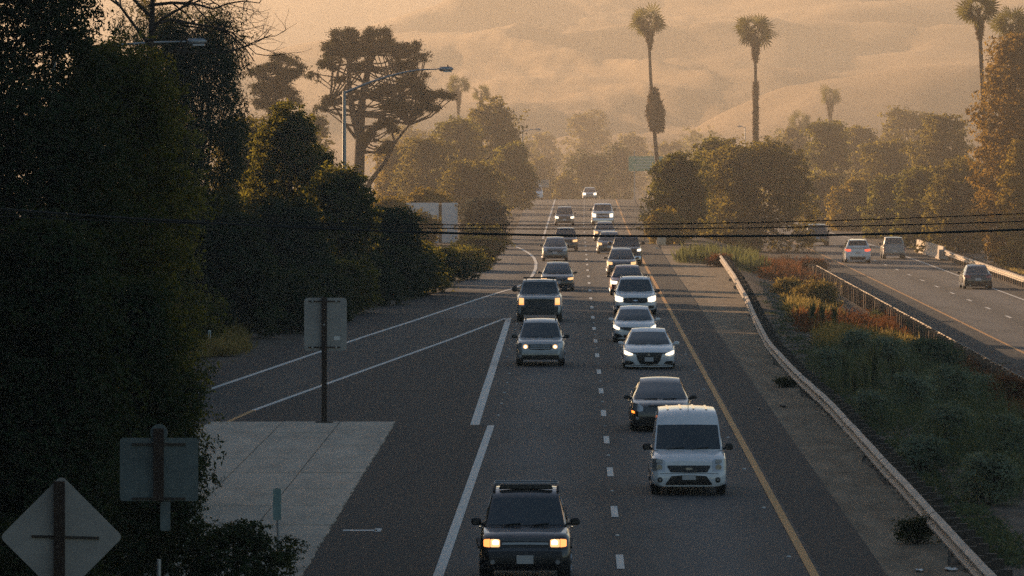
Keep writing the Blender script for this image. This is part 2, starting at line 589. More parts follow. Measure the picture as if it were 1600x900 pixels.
# opposite carriageway, a little lower
def bendr(Y):
    return -2.2 * (max(0, Y - 420) / 180.0) ** 2
RY = [140, 250, 350, 420, 470, 520, 570, 620, 680]
rl = lambda x: [(y, x + bendr(y)) for y in RY]
froad = sheet('opposite_road', rl(16.75), rl(27.45), M['road'], 0, drop=RIGHT_DROP)
sheet('road_shoulder', rl(16.75), rl(19.6), M['dark'], .004, drop=RIGHT_DROP)
sheet('road_shoulder', rl(26.2), rl(27.45), M['dark'], .004, drop=RIGHT_DROP)
line(rl(19.75), .15, M['yellow_paint'], 'yellow_line', drop=RIGHT_DROP, parent=froad)
line(rl(26.0), .15, M['white_paint'], 'edge_line', drop=RIGHT_DROP, parent=froad)
y = 252.0
while y < 600:
    link('lane_dash', dash_me, froad, (22.8 + bendr(y), y, .012 - RIGHT_DROP))
    y += P_DASH

# ------------------------------------------------------------------ air
haze_mb = MB().box((0, 1930, 63), (3400, 4500, 150))
hm = bpy.data.materials.new('haze_air')
hm.use_nodes = True
hnt = hm.node_tree
hnt.nodes.remove(hnt.nodes['Principled BSDF'])
pv = hnt.nodes.new('ShaderNodeVolumePrincipled')
pv.inputs['Color'].default_value = (*HAZE_COL, 1)
pv.inputs['Density'].default_value = HAZE
pv.inputs['Anisotropy'].default_value = HAZE_G
hnt.links.new(pv.outputs[0], hnt.nodes['Material Output'].inputs['Volume'])
tag(haze_mb.build('haze', hm), kind='stuff')

# ------------------------------------------------------------------ vehicles
PAINT = {}
def get_paint(name):
    if name not in PAINT:
        c = {'black': ((.012, .013, .014), 0), 'white': ((.78, .80, .81), 0), 'silver': ((.36, .38, .38), .35),
             'grey': ((.12, .125, .13), .4), 'darkgrey': ((.045, .047, .05), .3), 'red': ((.16, .028, .022), .2),
             'blue': ((.045, .055, .07), .3), 'pewter': ((.26, .25, .23), .4), 'brown': ((.05, .04, .035), .3)}[name]
        PAINT[name] = paint(name, c[0], c[1])
    return PAINT[name]

class Car:
    """One vehicle. x sideways, y from the front bumper (0) to the tail (L), z up."""
    def __init__(s, name, label, cat, X, Y, group, W, L, H, zb, zh, zs, yc, cabin, paint_name, zd=None, ybelt=None, rev=False,
                 lean=((0, .10), (.3, .0), (.5, .0), (.9, .10)), axle=(.85, None), wr=.33, wt=.22, plan=None, drop=0.0, yaw=0.0, crown=.03, trim=True, rlean=((0, .08), (.5, 0), (1.0, .1))):
        s.W, s.L, s.H, s.zb, s.zh, s.zs, s.yc, s.cabin = W, L, H, zb, zh, zs, yc, cabin
        s.w = W / 2
        s.zd = zs if zd is None else zd
        s.lean, s.rlean = lean, rlean
        s.crown = crown
        s.pm = get_paint(paint_name)
        s.ax = (axle[0], axle[1] if axle[1] else L - .95)
        s.wr, s.wt = wr, wt
        s.plan = plan or [(0, .74), (.04, .84), (.12, .91), (.28, .96), (.6, .99), (1.1, 1.0)]
        z0 = float(dip(Y)) - drop
        if rev:
            s.root = thing(name, label, cat, (X, Y + L, z0), math.pi + yaw, group)
        else:
            s.root = thing(name, label, cat, (X, Y, z0), yaw, group)
        s.body()

    def wy(s, y):
        py, pw = zip(*s.plan)
        a = np.interp(y, py, pw)
        b = np.interp(s.L - y, py, pw)
        return min(a, b) * s.w

    def ztop(s, y):
        # bonnet, belt and tail heights
        last = s.cabin[-1]
        return float(np.interp(y, [0, .10, .3, s.yc, last[0], s.L - .12, s.L], [s.zh - .05, s.zh, s.zh + (s.zs - s.zh) * .38, s.zs, s.zd, s.zd - .02, s.zd - .10]))

    def dy(s, y, z):
        d = 0
        if y < .6:
            lz, ly = zip(*s.lean)
            d += float(np.interp(z, lz, ly)) * (1 - y / .6)
        if y > s.L - .6:
            lz, ly = zip(*s.rlean)
            d -= float(np.interp(z, lz, ly)) * (1 - (s.L - y) / .6)
        return d

    def arch(s, y):
        R_ = s.wr + .06
        z = 0
        for a in s.ax:
            if abs(y - a) < R_:
                z = max(z, s.wr + math.sqrt(R_ * R_ - (y - a) ** 2) * .95)
        return z

    def ring(s, y):
        w, zt, zb = s.wy(y), s.ztop(y), s.zb
        ar = s.arch(y)
        h = zt - zb
        raw = [(.86, zb), (.975, zb + .05), (.995, zb + .22 * h), (1.0, zb + .5 * h), (.985, zb + .78 * h), (.965, zt - .06), (.90, zt), (.72, zt + s.crown * .5), (.38, zt + s.crown * .9), (0, zt + s.crown)]
        out = []
        for k, (f, z) in enumerate(raw):
            if k < 4 and ar:
                z = max(z, min(ar, zt - .12) + k * .012)
            out.append((f * w, y + s.dy(y, z), z))
        return out

    def body(s):
        ys = [0, .04, .12, .28]
        for a in s.ax:
            Rr = s.wr + .06
            ys += [a + Rr * t for t in (-1.02, -.98, -.85, -.6, -.3, 0, .3, .6, .85, .98, 1.02)]
        ys += [s.yc, s.L * .5, s.L - .28, s.L - .12, s.L - .04, s.L]
        ys = sorted(set(round(max(0, min(s.L, y)), 3) for y in ys))
        rows = []
        for y in ys:
            r = s.ring(y)
            rows.append([(-x, yy, z) for x, yy, z in r] + [(x, yy, z) for x, yy, z in r[-2::-1]])
        mb = MB()
        mb.grid(rows, flip=True)
        n = len(rows[0])
        for row, fl in ((rows[0], False), (rows[-1], True)):
            cap = []
            h = n // 2
            for i in range(h):
                a, b = Vector(row[i]), Vector(row[n - 1 - i])
                cap.append([tuple(a + (b - a) * t / 6) for t in range(7)])
            cap.append([row[h]] * 7)
            mb.grid(cap, flip=fl)
        mb.grid([[r[0], r[-1]] for r in rows])
        # cabin
        st = s.cabin
        T = [-1, -.8, -.5, -.2, .2, .5, .8, 1]
        rib = []
        for k, (y, z, hw, bow, cr) in enumerate(st):
            rib.append([(t * hw, y - bow * (1 - t * t), z + cr * (1 - t * t)) for t in T])
        s.rib = rib
        mb.grid(rib, flip=True)
        for sg in (-1, 1):
            top = [(sg * hw, y, z) for (y, z, hw, bow, cr) in st]
            mid = [s.side(sg, y, .5, 0) for (y, z, hw, bow, cr) in st]
            base = [s.side(sg, y, 0, 0) for (y, z, hw, bow, cr) in st]
            mb.grid([base, mid, top], flip=(sg > 0))
        s.body_o = mb.build('body', s.pm, s.root, smooth=38)

    def side(s, sg, y, v, e=.008):
        st = s.cabin
        yy, zz, hh = [p[0] for p in st], [p[1] for p in st], [p[2] for p in st]
        zt, ht = float(np.interp(y, yy, zz)), float(np.interp(y, yy, hh))
        zb, hb = min(s.ztop(y) - .01, zt), .925 * s.wy(min(max(y, .5), s.L - .5))
        hb = max(hb, ht)
        vv = v
        return (sg * (hb + (ht - hb) * vv ** 1.15 + e), y, zb + (zt - zb) * v)

    def ribpt(s, i, t, v, e):
        """Point on the sloping glass between cabin stations i and i+1, raised by e along its normal."""
        def at(k):
            y, z, hw, bow, cr = s.cabin[k]
            return Vector((t * hw, y - bow * (1 - t * t), z + cr * (1 - t * t)))
        a, b = at(i), at(i + 1)
        d = (b - a)
        nrm = Vector((0, -d.z, d.y)).normalized()
        if nrm.z < 0:
            nrm = -nrm
        return tuple(a + d * v + nrm * e)

    def screen(s, name, i, t0=.93, v0=.05, v1=.95, mat='glass'):
        rows = []
        for v in (v0, (v0 * 2 + v1) / 3, (v0 + 2 * v1) / 3, v1):
            rows.append([s.ribpt(i, t, v, .007) for t in np.linspace(-t0, t0, 9)])
        mb = MB().grid(rows, flip=True)
        o = mb.build(name, M[mat], s.root, smooth=60)
        return o

    def sidewin(s, y0, y1, v0=.10, v1=.88, slant0=0, slant1=0):
        for sg in (-1, 1):
            rows = []
            for v in np.linspace(v0, v1, 4):
                a = y0 + slant0 * v
                b = y1 + slant1 * v
                rows.append([s.side(sg, a + (b - a) * q / 5, v) for q in range(6)])
            MB().grid(rows, flip=(sg < 0)).build('side_window', M['glass'], s.root, smooth=60)

    def yf(s, x, z, rear=False):
        ax = min(abs(x), s.w * .985)
        py, pw = zip(*s.plan)
        h = (z - s.zb) / max(.05, s.ztop(.1) - s.zb)
        y0 = float(np.interp(ax / s.w, pw, py)) if ax > pw[0] * s.w else 0.0
        if rear:
            y = s.L - y0
            return y + s.dy(y, z)
        return y0 + s.dy(y0, z)

    def panel(s, name, cols, mat, eps=.012, rear=False, both=False, nv=3, parent=None, sub=2, deep=.04):
        made = []
        for sg in ((1, -1) if both else (1,)):
            c2 = []
            for (a, b) in zip(cols[:-1], cols[1:]):
                for q in range(sub):
                    t = q / sub
                    c2.append(tuple(a[k] + (b[k] - a[k]) * t for k in range(3)))
            c2.append(cols[-1])
            sgn = 1 if rear else -1
            rows, back = [], []
            for q in range(nv):
                r, bk = [], []
                for (x, z0, z1) in c2:
                    z = z0 + (z1 - z0) * q / (nv - 1)
                    yy = s.yf(x, z, rear)
                    r.append((sg * x, yy + sgn * eps, z))
                    bk.append((sg * x, yy - sgn * deep, z))
                rows.append(r)
                back.append(bk)
            fl = (sg < 0) != rear
            mb = MB()
            mb.grid(rows, flip=fl)
            mb.grid([back[0], rows[0]], flip=fl)
            mb.grid([rows[-1], back[-1]], flip=fl)
            mb.grid([[rw[0] for rw in rows], [rw[0] for rw in back]], flip=fl)
            mb.grid([[rw[-1] for rw in back], [rw[-1] for rw in rows]], flip=fl)
            made.append(mb.build(name, M[mat] if isinstance(mat, str) else mat, parent or s.root, smooth=45))
        return made

    def slats(s, parent, n, x0, x1, z0, z1, mat, eps=.03, rear=False):
        for k in range(n):
            z = z0 + (z1 - z0) * (k + .5) / n
            h = (z1 - z0) / n * .22
            s.panel('slat', [(-x1, z - h, z + h), (0, z - h, z + h), (x1, z - h, z + h)], mat, eps, rear, nv=2, parent=parent, deep=.01)

    def round_light(s, name, x, z, r, mat, eps=.03, both=True, parent=None):
        for sg in ((1, -1) if both else (1,)):
            y = s.yf(x, z)
            MB().tube([(sg * x, y + .03, z), (sg * x, y - eps * .6, z), (sg * x, y - eps, z)], [r, r, r * .8], 16).build(name, M[mat], parent or s.root, smooth=40)

    def mirrors(s, y, z, size=(.20, .10, .14), mat=None, xo=None):
        for sg in (-1, 1):
            x = (xo if xo else s.w * .97) + size[0] / 2
            mb = MB()
            n = 10
            rings = []
            for k, (yy, sc) in enumerate(((-.5, .62), (-.32, .93), (0.1, 1.0), (.5, .95))):
                rg = []
                for q in range(n):
                    t = 2 * math.pi * q / n
                    cx, cz = math.cos(t), math.sin(t)
                    e = .65
                    rg.append((sg * x + size[0] / 2 * sc * math.copysign(abs(cx) ** e, cx), y + yy * size[1], z + size[2] / 2 * sc * math.copysign(abs(cz) ** e, cz)))
                rg.append(rg[0])
                rings.append(rg)
            mb.grid(rings, flip=False)
            mb.add(rings[0][:-1], [tuple(range(n))[::-1]])
            mb.add(rings[-1][:-1], [tuple(range(n))])
            xi = s.w * .86
            mb.tube([(sg * xi, y + .03, z - size[2] * .35), (sg * (x - size[0] * .2), y + .02, z - size[2] * .25)], [.035, .03], 6)
            mb.build('mirror', mat or s.pm, s.root, smooth=50)

    def wheels(s):
        key = (round(s.wr, 2), round(s.wt, 2))
        if key not in Car.wm:
            t = MB()
            prof = [(-.5, .66), (-.5, .86), (-.42, .97), (-.25, 1.0), (.25, 1.0), (.42, .97), (.5, .86), (.5, .66)]
            n = 22
            rows = []
            for (a, r) in prof:
                rows.append([(a * s.wt, math.cos(2 * math.pi * q / n) * r * s.wr, math.sin(2 * math.pi * q / n) * r * s.wr) for q in range(n + 1)])
            t.grid(rows)
            r_ = MB()
            r_.tube([(-.44 * s.wt, 0, 0), (.44 * s.wt, 0, 0)], s.wr * .67, 22)
            for q in range(5):
                a = 2 * math.pi * q / 5
                for sx in (-1, 1):
                    r_.tube([(sx * .46 * s.wt, math.cos(a) * s.wr * .1, math.sin(a) * s.wr * .1), (sx * .47 * s.wt, math.cos(a) * s.wr * .6, math.sin(a) * s.wr * .6)], [s.wr * .11, s.wr * .08], 5)
            Car.wm[key] = (t.mesh('wheel', M['tyre'], 40), r_.mesh('rim', M['rim'], 40))
        tm, rm = Car.wm[key]
        for a in s.ax:
            for sg in (-1, 1):
                w = link('wheel', tm, s.root, (sg * (s.w - s.wt / 2 - .015), a, s.wr))
                link('rim', rm, w)

    def handles(s, ys, z):
        for sg in (-1, 1):
            for y in ys:
                MB().box((sg * (s.w + .012), y, z), (.03, .16, .03)).build('door_handle', s.pm, s.root)

    def rails(s, y0, y1, x, z0, mat='black_plastic', h=.06, r=.022):
        for sg in (-1, 1):
            pts = [(sg * x, y0, z0 - .01), (sg * x, y0 + .12, z0 + h), (sg * x, (y0 + y1) / 2, z0 + h + .02), (sg * x, y1 - .12, z0 + h), (sg * x, y1, z0 - .01)]
            MB().tube(pts, r, 6).build('roof_rail', M[mat], s.root, smooth=60)

    def wipers(s, i=0):
        for t in (-.62, .10):
            a, b = s.ribpt(i, t, .03, .02), s.ribpt(i, t + .5, .10, .02)
            MB().tube([a, b], .010, 5).build('wiper', M['black_plastic'], s.root)

    def plate(s, z, rear=False, w=.31, h=.16, x=0, eps=.03):
        s.panel('number_plate', [(x - w / 2, z - h / 2, z + h / 2), (x + w / 2, z - h / 2, z + h / 2)], 'plate', eps, rear, nv=2, sub=1)
Car.wm = {}

ON = 'oncoming cars with headlights on'
AWAY = 'cars driving away on the opposite road'
sedan_cab = lambda yc, zs, yr, zr, yt, H, yrr, zrr, yd, zd, w: [
    (yc, zs, w * .865, .16, .0), ((yc * 2 + yr) / 3, zs + (zr - zs) * .37, w * .80, .14, .01), (yr, zr, w * .665, .06, .02), (yr + .3, H - .02, w * .645, .02, .03),
    ((yr + yrr) / 2, H, w * .635, 0, .035), (yrr, zrr, w * .62, 0, .03), (yd, zd, w * .78, -.05, .0)]

# --- black compact off-roader, nearest in the left lane
def car_black_suv():
    W = 1.71
    w = W / 2
    cab = [(1.05, 1.02, w * .86, .10, 0), (1.72, 1.535, w * .73, .05, .012), (1.95, 1.625, w * .715, .02, .02), (2.8, 1.66, w * .71, 0, .03), (3.55, 1.62, w * .70, 0, .02), (3.95, 1.05, w * .84, 0, 0)]
    c = Car('black_suv', 'black compact off-roader with square amber-edged headlights and roof visor, nearest the camera', 'car', -.88, 104.8, ON, W, 4.06, 1.66, .30, .90, 1.01, 1.05, cab, 'black',
            zd=1.05, lean=((.25, .08), (.38, .0), (.60, -.02), (.66, .06), (.9, .12)), wr=.34, wt=.23, plan=[(0, .80), (.04, .90), (.12, .955), (.28, .985), (.6, 1.0)], axle=(.75, 3.1))
    c.screen('windshield', 0, .95, .06, .95)
    c.sidewin(1.55, 2.35, slant0=.28)
    c.sidewin(2.45, 3.15)
    c.sidewin(3.22, 3.72, slant1=-.25)
    c.screen('rear_window', 4)
    c.panel('front_bumper', [(-w * .97, .30, .62), (-.5, .28, .64), (0, .28, .64), (.5, .28, .64), (w * .97, .30, .62)], 'black_plastic', .03, nv=5)
    g = c.panel('grille', [(-.44, .68, .82), (0, .68, .82), (.44, .68, .82)], 'grille', .012)[0]
    c.panel('grille_bar', [(-.43, .755, .795), (0, .76, .80), (.43, .755, .795)], 'galv', .03, parent=g)
    for hl in c.panel('headlight', [(.465, .73, .835), (.485, .712, .852), (.62, .712, .855), (.64, .72, .848)], 'lamp_warm', .022, both=True):
        pass
    for sg in (-1, 1):
        y = c.yf(.54, .78) - .028
        MB().tube([(sg * .545, y + .01, .785), (sg * .545, y, .785)], [.058, .052], 16).build('headlamp_bulb', M['lamp_core'], c.root)
    c.panel('lamp_surround', [(.425, .675, .695), (.60, .675, .695), (.79, .68, .70)], 'grille', .03, both=True, nv=2)
    c.panel('turn_signal', [(.65, .712, .858), (.745, .72, .85), (.765, .735, .835)], 'lamp_amber', .022, both=True)
    c.panel('lower_intake', [(-.55, .33, .40), (0, .32, .40), (.55, .33, .40)], 'grille', .042)
    c.plate(.49, eps=.045, w=.31, h=.155)
    c.round_light('fog_light', .60, .44, .05, 'lens_clear', .05)
    MB().box((0, 2.05, 1.705), (1.02, .14, .10), taper=.93).build('roof_visor', M['black_plastic'], c.root, bevel=.02)
    c.rails(1.9, 3.5, .60, 1.63, h=.075, r=.024)
    for y in (2.5, 3.1):
        MB().tube([(-.6, y, 1.74), (.6, y, 1.74)], .018, 6).build('roof_bar', M['galv'], c.root)
    c.mirrors(1.35, 1.10, (.19, .12, .15), M['black_plastic'])
    c.wipers(); c.wheels(); c.handles((2.25, 3.05), .93)
    for sg in (-1, 1):
        MB().tube([(sg * w * .99, .40, .68), (sg * (w + .02), .75, .80), (sg * w * .99, 1.12, .68)], [.03, .05, .03], 6).build('wheel_arch_trim', M['black_plastic'], c.root, smooth=50)
car_black_suv()

# --- white high-roof van in the right lane
def car_van():
    W = 1.76
    w = W / 2
    cab = [(.95, 1.00, w * .89, .14, 0), (1.62, 1.565, w * .825, .10, .015), (1.80, 1.72, w * .80, .07, .03), (2.02, 1.815, w * .765, .04, .04), (2.5, 1.86, w * .75, 0, .04), (4.3, 1.85, w * .745, 0, .04), (4.42, 1.0, w * .88, 0, 0)]
    c = Car('white_van', 'white high-roofed delivery van with unlit headlights and a roof aerial', 'van', 2.67, 130.7, ON, W, 4.50, 2.0, .22, .80, .985, .95, cab, 'white',
            zd=.99, lean=((.2, .04), (.34, 0), (.5, .0), (.56, .05), (.85, .13)), wr=.33, wt=.22, plan=[(0, .80), (.04, .90), (.12, .955), (.28, .985), (.6, 1.0)], axle=(.82, 3.75), crown=.05)
    c.screen('windshield', 0, .955, .04, .97)
    c.sidewin(1.5, 2.4, slant0=.42, v1=.62)
    c.screen('rear_window', 5, .8, .15, .55)
    g = c.panel('grille', [(-.49, .66, .70), (-.42, .545, .70), (0, .535, .70), (.42, .545, .70), (.49, .66, .70)], 'grille', .016, nv=4)[0]
    c.slats(g, 2, .2, .40, .55, .69, 'black_plastic')
    MB().tube([(0, c.yf(0, .63) - .03, .63), (0, c.yf(0, .63) - .045, .63)], .001, 4).mesh('tmp', M['chrome'])
    bd = MB()
    yb = c.yf(0, .625) - .036
    bd.add([(.085 * math.cos(t * math.pi / 10), yb, .625 + .03 * math.sin(t * math.pi / 10)) for t in range(20)] + [(.085 * math.cos(t * math.pi / 10), yb + .02, .625 + .03 * math.sin(t * math.pi / 10)) for t in range(20)],
           [tuple(range(20))[::-1]] + [(t, (t + 1) % 20, 20 + (t + 1) % 20, 20 + t) for t in range(20)])
    bd.build('badge', M['chrome'], g)
    for hl in c.panel('headlight', [(.545, .565, .80), (.62, .56, .845), (.78, .575, .86), (.84, .60, .85)], 'lens_clear', .015, both=True):
        pass
    for sg in (-1, 1):
        y = c.yf(.68, .66) - .03
        MB().tube([(sg * .68, y + .02, .655), (sg * .68, y, .655)], [.075, .07], 16).build('lamp_bowl', M['chrome'], c.root, smooth=40)
        MB().box((sg * .68, y + .005, .80), (.15, .02, .07)).build('turn_signal', M['lens_amber'] if False else M['plate'], c.root)
    it = c.panel('lower_intake', [(-.53, .255, .29), (-.40, .255, .46), (0, .255, .49), (.40, .255, .46), (.53, .255, .29)], 'grille', .014, nv=4)[0]
    c.slats(it, 3, .2, .42, .27, .42, 'black_plastic', .022)
    c.plate(.435, eps=.05, w=.31, h=.12)
    c.round_light('fog_light', .665, .375, .062, 'grille', .02)
    c.round_light('fog_lamp_lens', .665, .375, .03, 'lens_clear', .028)
    c.panel('bumper_seam', [(-w * .95, .515, .523), (-.5, .515, .523), (0, .515, .523), (.5, .515, .523), (w * .95, .515, .523)], 'grille', .004, deep=.01, nv=2)
    c.mirrors(1.30, 1.07, (.20, .14, .17), M['black_plastic'])
    MB().tube([(0, 2.02, 1.86), (.01, 1.78, 1.72)], .006, 5).build('aerial', M['black_plastic'], c.root)
    MB().tube([(.02, 2.02, 1.80), (.02, 2.06, 2.10)], .008, 5).build('aerial', M['black_plastic'], c.root)
    c.wipers(); c.wheels(); c.handles((2.3,), .95)
    for x in (-.45, -.15, .15, .45):
        MB().box((x, 3.3, 1.897 - .09 * abs(x) ** 2), (.05, 2.0, .02)).build('roof_rib', c.pm, c.root)
car_van()

def generic(name, label, X, Y, paint_name, kind='sedan', W=1.8, H=1.42, lights='lamp_warm', group=ON, cat='car', rev=False, drop=0.0, L=4.6, grille_w=.5, detail=2, rails=False, zh=None, left_only=False, tail=None):
    """A saloon, hatchback or sport utility with its own proportions."""
    w = W / 2
    if kind == 'sedan':
        zh = zh or .64
        zs = .60 * H + .02
        cab = sedan_cab(1.15, zs, 2.05, H - .10, 0, H, 3.25, H - .09, 4.05, zs + .04, w)
        c = Car(name, label, cat, X, Y, group, W, L, H, .16, zh, zs, 1.15, cab, paint_name, zd=zs + .04, rev=rev, drop=drop, axle=(.88, L - .95))
        fr, rr, sw = (0, 1), 5, ((1.75, 2.55, .30, 0), (2.65, 3.45, 0, -.25))
    elif kind == 'hatch':
        zh = zh or .68
        zs = .62 * H
        cab = sedan_cab(.95, zs, 1.95, H - .10, 0, H, 3.4, H - .10, L - .25, zs + .10, w)
        c = Car(name, label, cat, X, Y, group, W, L, H, .17, zh, zs, .95, cab, paint_name, zd=zs + .10, rev=rev, drop=drop)
        fr, rr, sw = (0, 1), 5, ((1.6, 2.5, .32, 0), (2.6, 3.4, 0, -.1))
    else:
        zh = zh or .86
        zs = .615 * H
        cab = [(1.15, zs, w * .87, .13, 0), (1.55, zs + (H - .10 - zs) * .5, w * .80, .10, .01), (1.95, H - .10, w * .70, .05, .02), (2.25, H - .02, w * .685, .02, .03), (3.2, H, w * .68, 0, .03), (L - .45, H - .06, w * .66, 0, .03), (L - .12, zs + .08, w * .82, -.04, 0)]
        c = Car(name, label, cat, X, Y, group, W, L, H, .24, zh, zs, 1.15, cab, paint_name, zd=zs + .08, rev=rev, drop=drop, wr=.36, axle=(.9, L - .95))
        fr, rr, sw = (0, 1), 5, ((1.75, 2.6, .25, 0), (2.7, 3.5, 0, 0), (3.58, L - .55, 0, -.15))
    c.kind = kind
    # one windscreen over both lower stations
    rows = []
    for i in fr:
        for v in ((.10, .4, .7, 1.0) if i == 0 else (.3, .6, .93)):
            rows.append([c.ribpt(i, t, v, .007) for t in np.linspace(-.93, .93, 9)])
    MB().grid(rows, flip=True).build('windshield', M['glass'], c.root, smooth=60)
    for a in sw:
        c.sidewin(*a[:2], slant0=a[2], slant1=a[3])
    c.screen('rear_window', rr, .90, .08, .85 if kind == 'sedan' else .72)
    c.mirrors(1.42 if kind != 'hatch' else 1.3, zs + .05, (.19, .11, .12 if kind != 'suv' else .15), None if detail > 1 and paint_name in ('white', 'silver') and kind == 'sedan' else M['black_plastic'])
    c.wheels()
    c.handles((2.45, 3.35), zs - .12)
    c.wipers()
    if rails:
        c.rails(2.2, L - .6, w * .62, H - .02)
    if rev:
        zt = zs - .02
        tl = tail or 'tail_red'
        c.panel('tail_light', [(w * .52, zt - .16, zt - .04), (w * .75, zt - .18, zt - .01), (w * .95, zt - .12, zt)], tl, .015, rear=True, both=True)
        c.panel('rear_bumper', [(-w * .9, c.zb + .02, .46), (0, c.zb + .02, .46), (w * .9, c.zb + .02, .46)], 'black_plastic' if kind == 'suv' else c.pm, .03, rear=True, nv=4)
        c.plate(.62 if kind == 'sedan' else .78, rear=True, w=.36)
        c.panel('tailgate_seam', [(-w * .7, .50, .508), (0, .50, .508), (w * .7, .50, .508)], 'grille', .008, rear=True, nv=2, deep=.01)
        for sg in (-1, 1):
            MB().tube([(sg * .5, L - .1, .24), (sg * .5, L + .03, .24)], .04, 8).build('exhaust', M['chrome'], c.root)
    return c

# --- black hatchback behind the van
c = generic('black_hatchback', 'black hatchback with a bare windshield just behind the white van', 2.46, 158.6, 'black', 'hatch', 1.73, 1.40, L=4.45, zh=.74)
c.panel('headlight', [(.50, .60, .70), (.60, .56, .78), (.76, .62, .82), (.83, .68, .80)], 'lens_clear', .015, both=True)
c.panel('turn_signal', [(.74, .52, .58), (.82, .54, .60)], 'lens_amber', .02, both=True)
c.panel('grille', [(-.35, .70, .75), (0, .69, .75), (.35, .70, .75)], 'grille', .012)
c.panel('lower_intake', [(-.5, .25, .42), (0, .24, .43), (.5, .25, .42)], 'grille', .014)
c.round_light('fog_light', .66, .38, .05, 'lens_clear')
c.plate(.50)

# --- white four-door with wide black grille
c = generic('white_sedan', 'white four-door sedan with a deep black grille and plate, below a second white sedan', 2.69, 200.5, 'white', 'sedan', 1.86, 1.36, L=4.9, zh=.635)
g = c.panel('grille', [(-.46, .54, .575), (-.40, .34, .575), (-.30, .19, .57), (0, .17, .56), (.30, .19, .57), (.40, .34, .575), (.46, .54, .575)], 'grille', .014, nv=5)[0]
c.slats(g, 4, .2, .30, .24, .50, 'black_plastic', .022)
c.panel('grille_brow', [(-.62, .56, .60), (0, .565, .60), (.62, .56, .60)], 'grille', .018, nv=2)
for o in c.panel('headlight', [(.58, .515, .56), (.70, .50, .60), (.82, .52, .65), (.885, .56, .67)], 'lamp_white', .018, both=True):
    pass
c.panel('fog_intake', [(.52, .20, .22), (.60, .19, .29), (.78, .19, .31), (.84, .22, .29)], 'grille', .012, both=True)
c.panel('chin_strip', [(-.84, .10, .145), (0, .09, .13), (.84, .10, .145)], c.pm, .03, nv=2)
c.plate(.36, w=.31, h=.15)
c.round_light('badge', .0, .52, .045, 'chrome', .03, both=False)

# --- white compact sedan above it
c = generic('white_sedan', 'smaller white sedan with slim headlights, between the white sport utility and the deep-grilled sedan', 2.46, 226.0, 'white', 'sedan', 1.74, 1.37, L=4.6, zh=.66)
c.panel('grille', [(-.60, .58, .62), (-.40, .50, .62), (0, .46, .60), (.40, .50, .62), (.60, .58, .62)], 'grille', .016)
c.panel('headlight', [(.60, .53, .60), (.70, .53, .64), (.80, .57, .70), (.845, .60, .71)], 'lamp_white', .02, both=True)
c.panel('fog_intake', [(.46, .22, .24), (.58, .20, .34), (.76, .21, .38), (.81, .25, .36)], 'grille', .014, both=True)
c.panel('lower_intake', [(-.44, .20, .32), (0, .19, .30), (.44, .20, .32)], 'grille', .014)
c.plate(.40)

# --- white large sport utility
c = generic('white_suv', 'large white sport utility with a black oval-badged grille and lit headlights', 2.86, 259.7, 'white', 'suv', 1.96, 1.70, L=5.0, rails=True, zh=.86)
g = c.panel('grille', [(-.58, .63, .77), (-.46, .57, .80), (0, .56, .81), (.46, .57, .80), (.58, .63, .77)], 'grille', .016, nv=4)[0]
c.slats(g, 3, .2, .45, .60, .78, 'black_plastic', .024)
c.panel('badge', [(-.10, .67, .70), (0, .65, .72), (.10, .67, .70)], 'chrome', .035, parent=g, nv=2)
c.panel('headlight', [(.56, .64, .80), (.72, .62, .86), (.88, .65, .90), (.93, .70, .90)], 'lamp_white', .016, both=True)
c.panel('fog_intake', [(.55, .33, .40), (.65, .30, .46), (.86, .33, .46)], 'grille', .014, both=True)
c.panel('lower_intake', [(-.5, .28, .44), (0, .27, .45), (.5, .28, .44)], 'grille', .014)
c.panel('skid_plate', [(-.5, .24, .275), (0, .235, .27), (.5, .24, .275)], 'galv', .03, nv=2)
c.plate(.50)

# --- silver crossover
c = generic('silver_crossover', 'silver-grey estate crossover with two round lit lamps and roof rails', -1.16, 203.0, 'silver', 'suv', 1.75, 1.60, L=4.75, rails=True, zh=.83)
g = c.panel('grille', [(-.42, .66, .78), (-.36, .61, .79), (0, .59, .79), (.36, .61, .79), (.42, .66, .78)], 'grille', .014, nv=4)[0]
c.slats(g, 2, .2, .36, .62, .77, 'galv', .024)
hl = c.panel('headlight', [(.46, .63, .76), (.60, .61, .82), (.78, .68, .85)], 'lens_clear', .012, both=True)
c.round_light('headlamp_bulb', .53, .705, .085, 'lamp_warm', .03)
c.round_light('bulb_core', .53, .705, .045, 'lamp_core', .04)
c.panel('bumper_strip', [(-.62, .44, .56), (0, .42, .57), (.62, .44, .56)], 'galv', .02)
c.panel('lower_intake', [(-.66, .25, .41), (0, .24, .41), (.66, .25, .41)], 'grille', .016)
c.round_light('fog_light', .70, .36, .05, 'lens_clear')

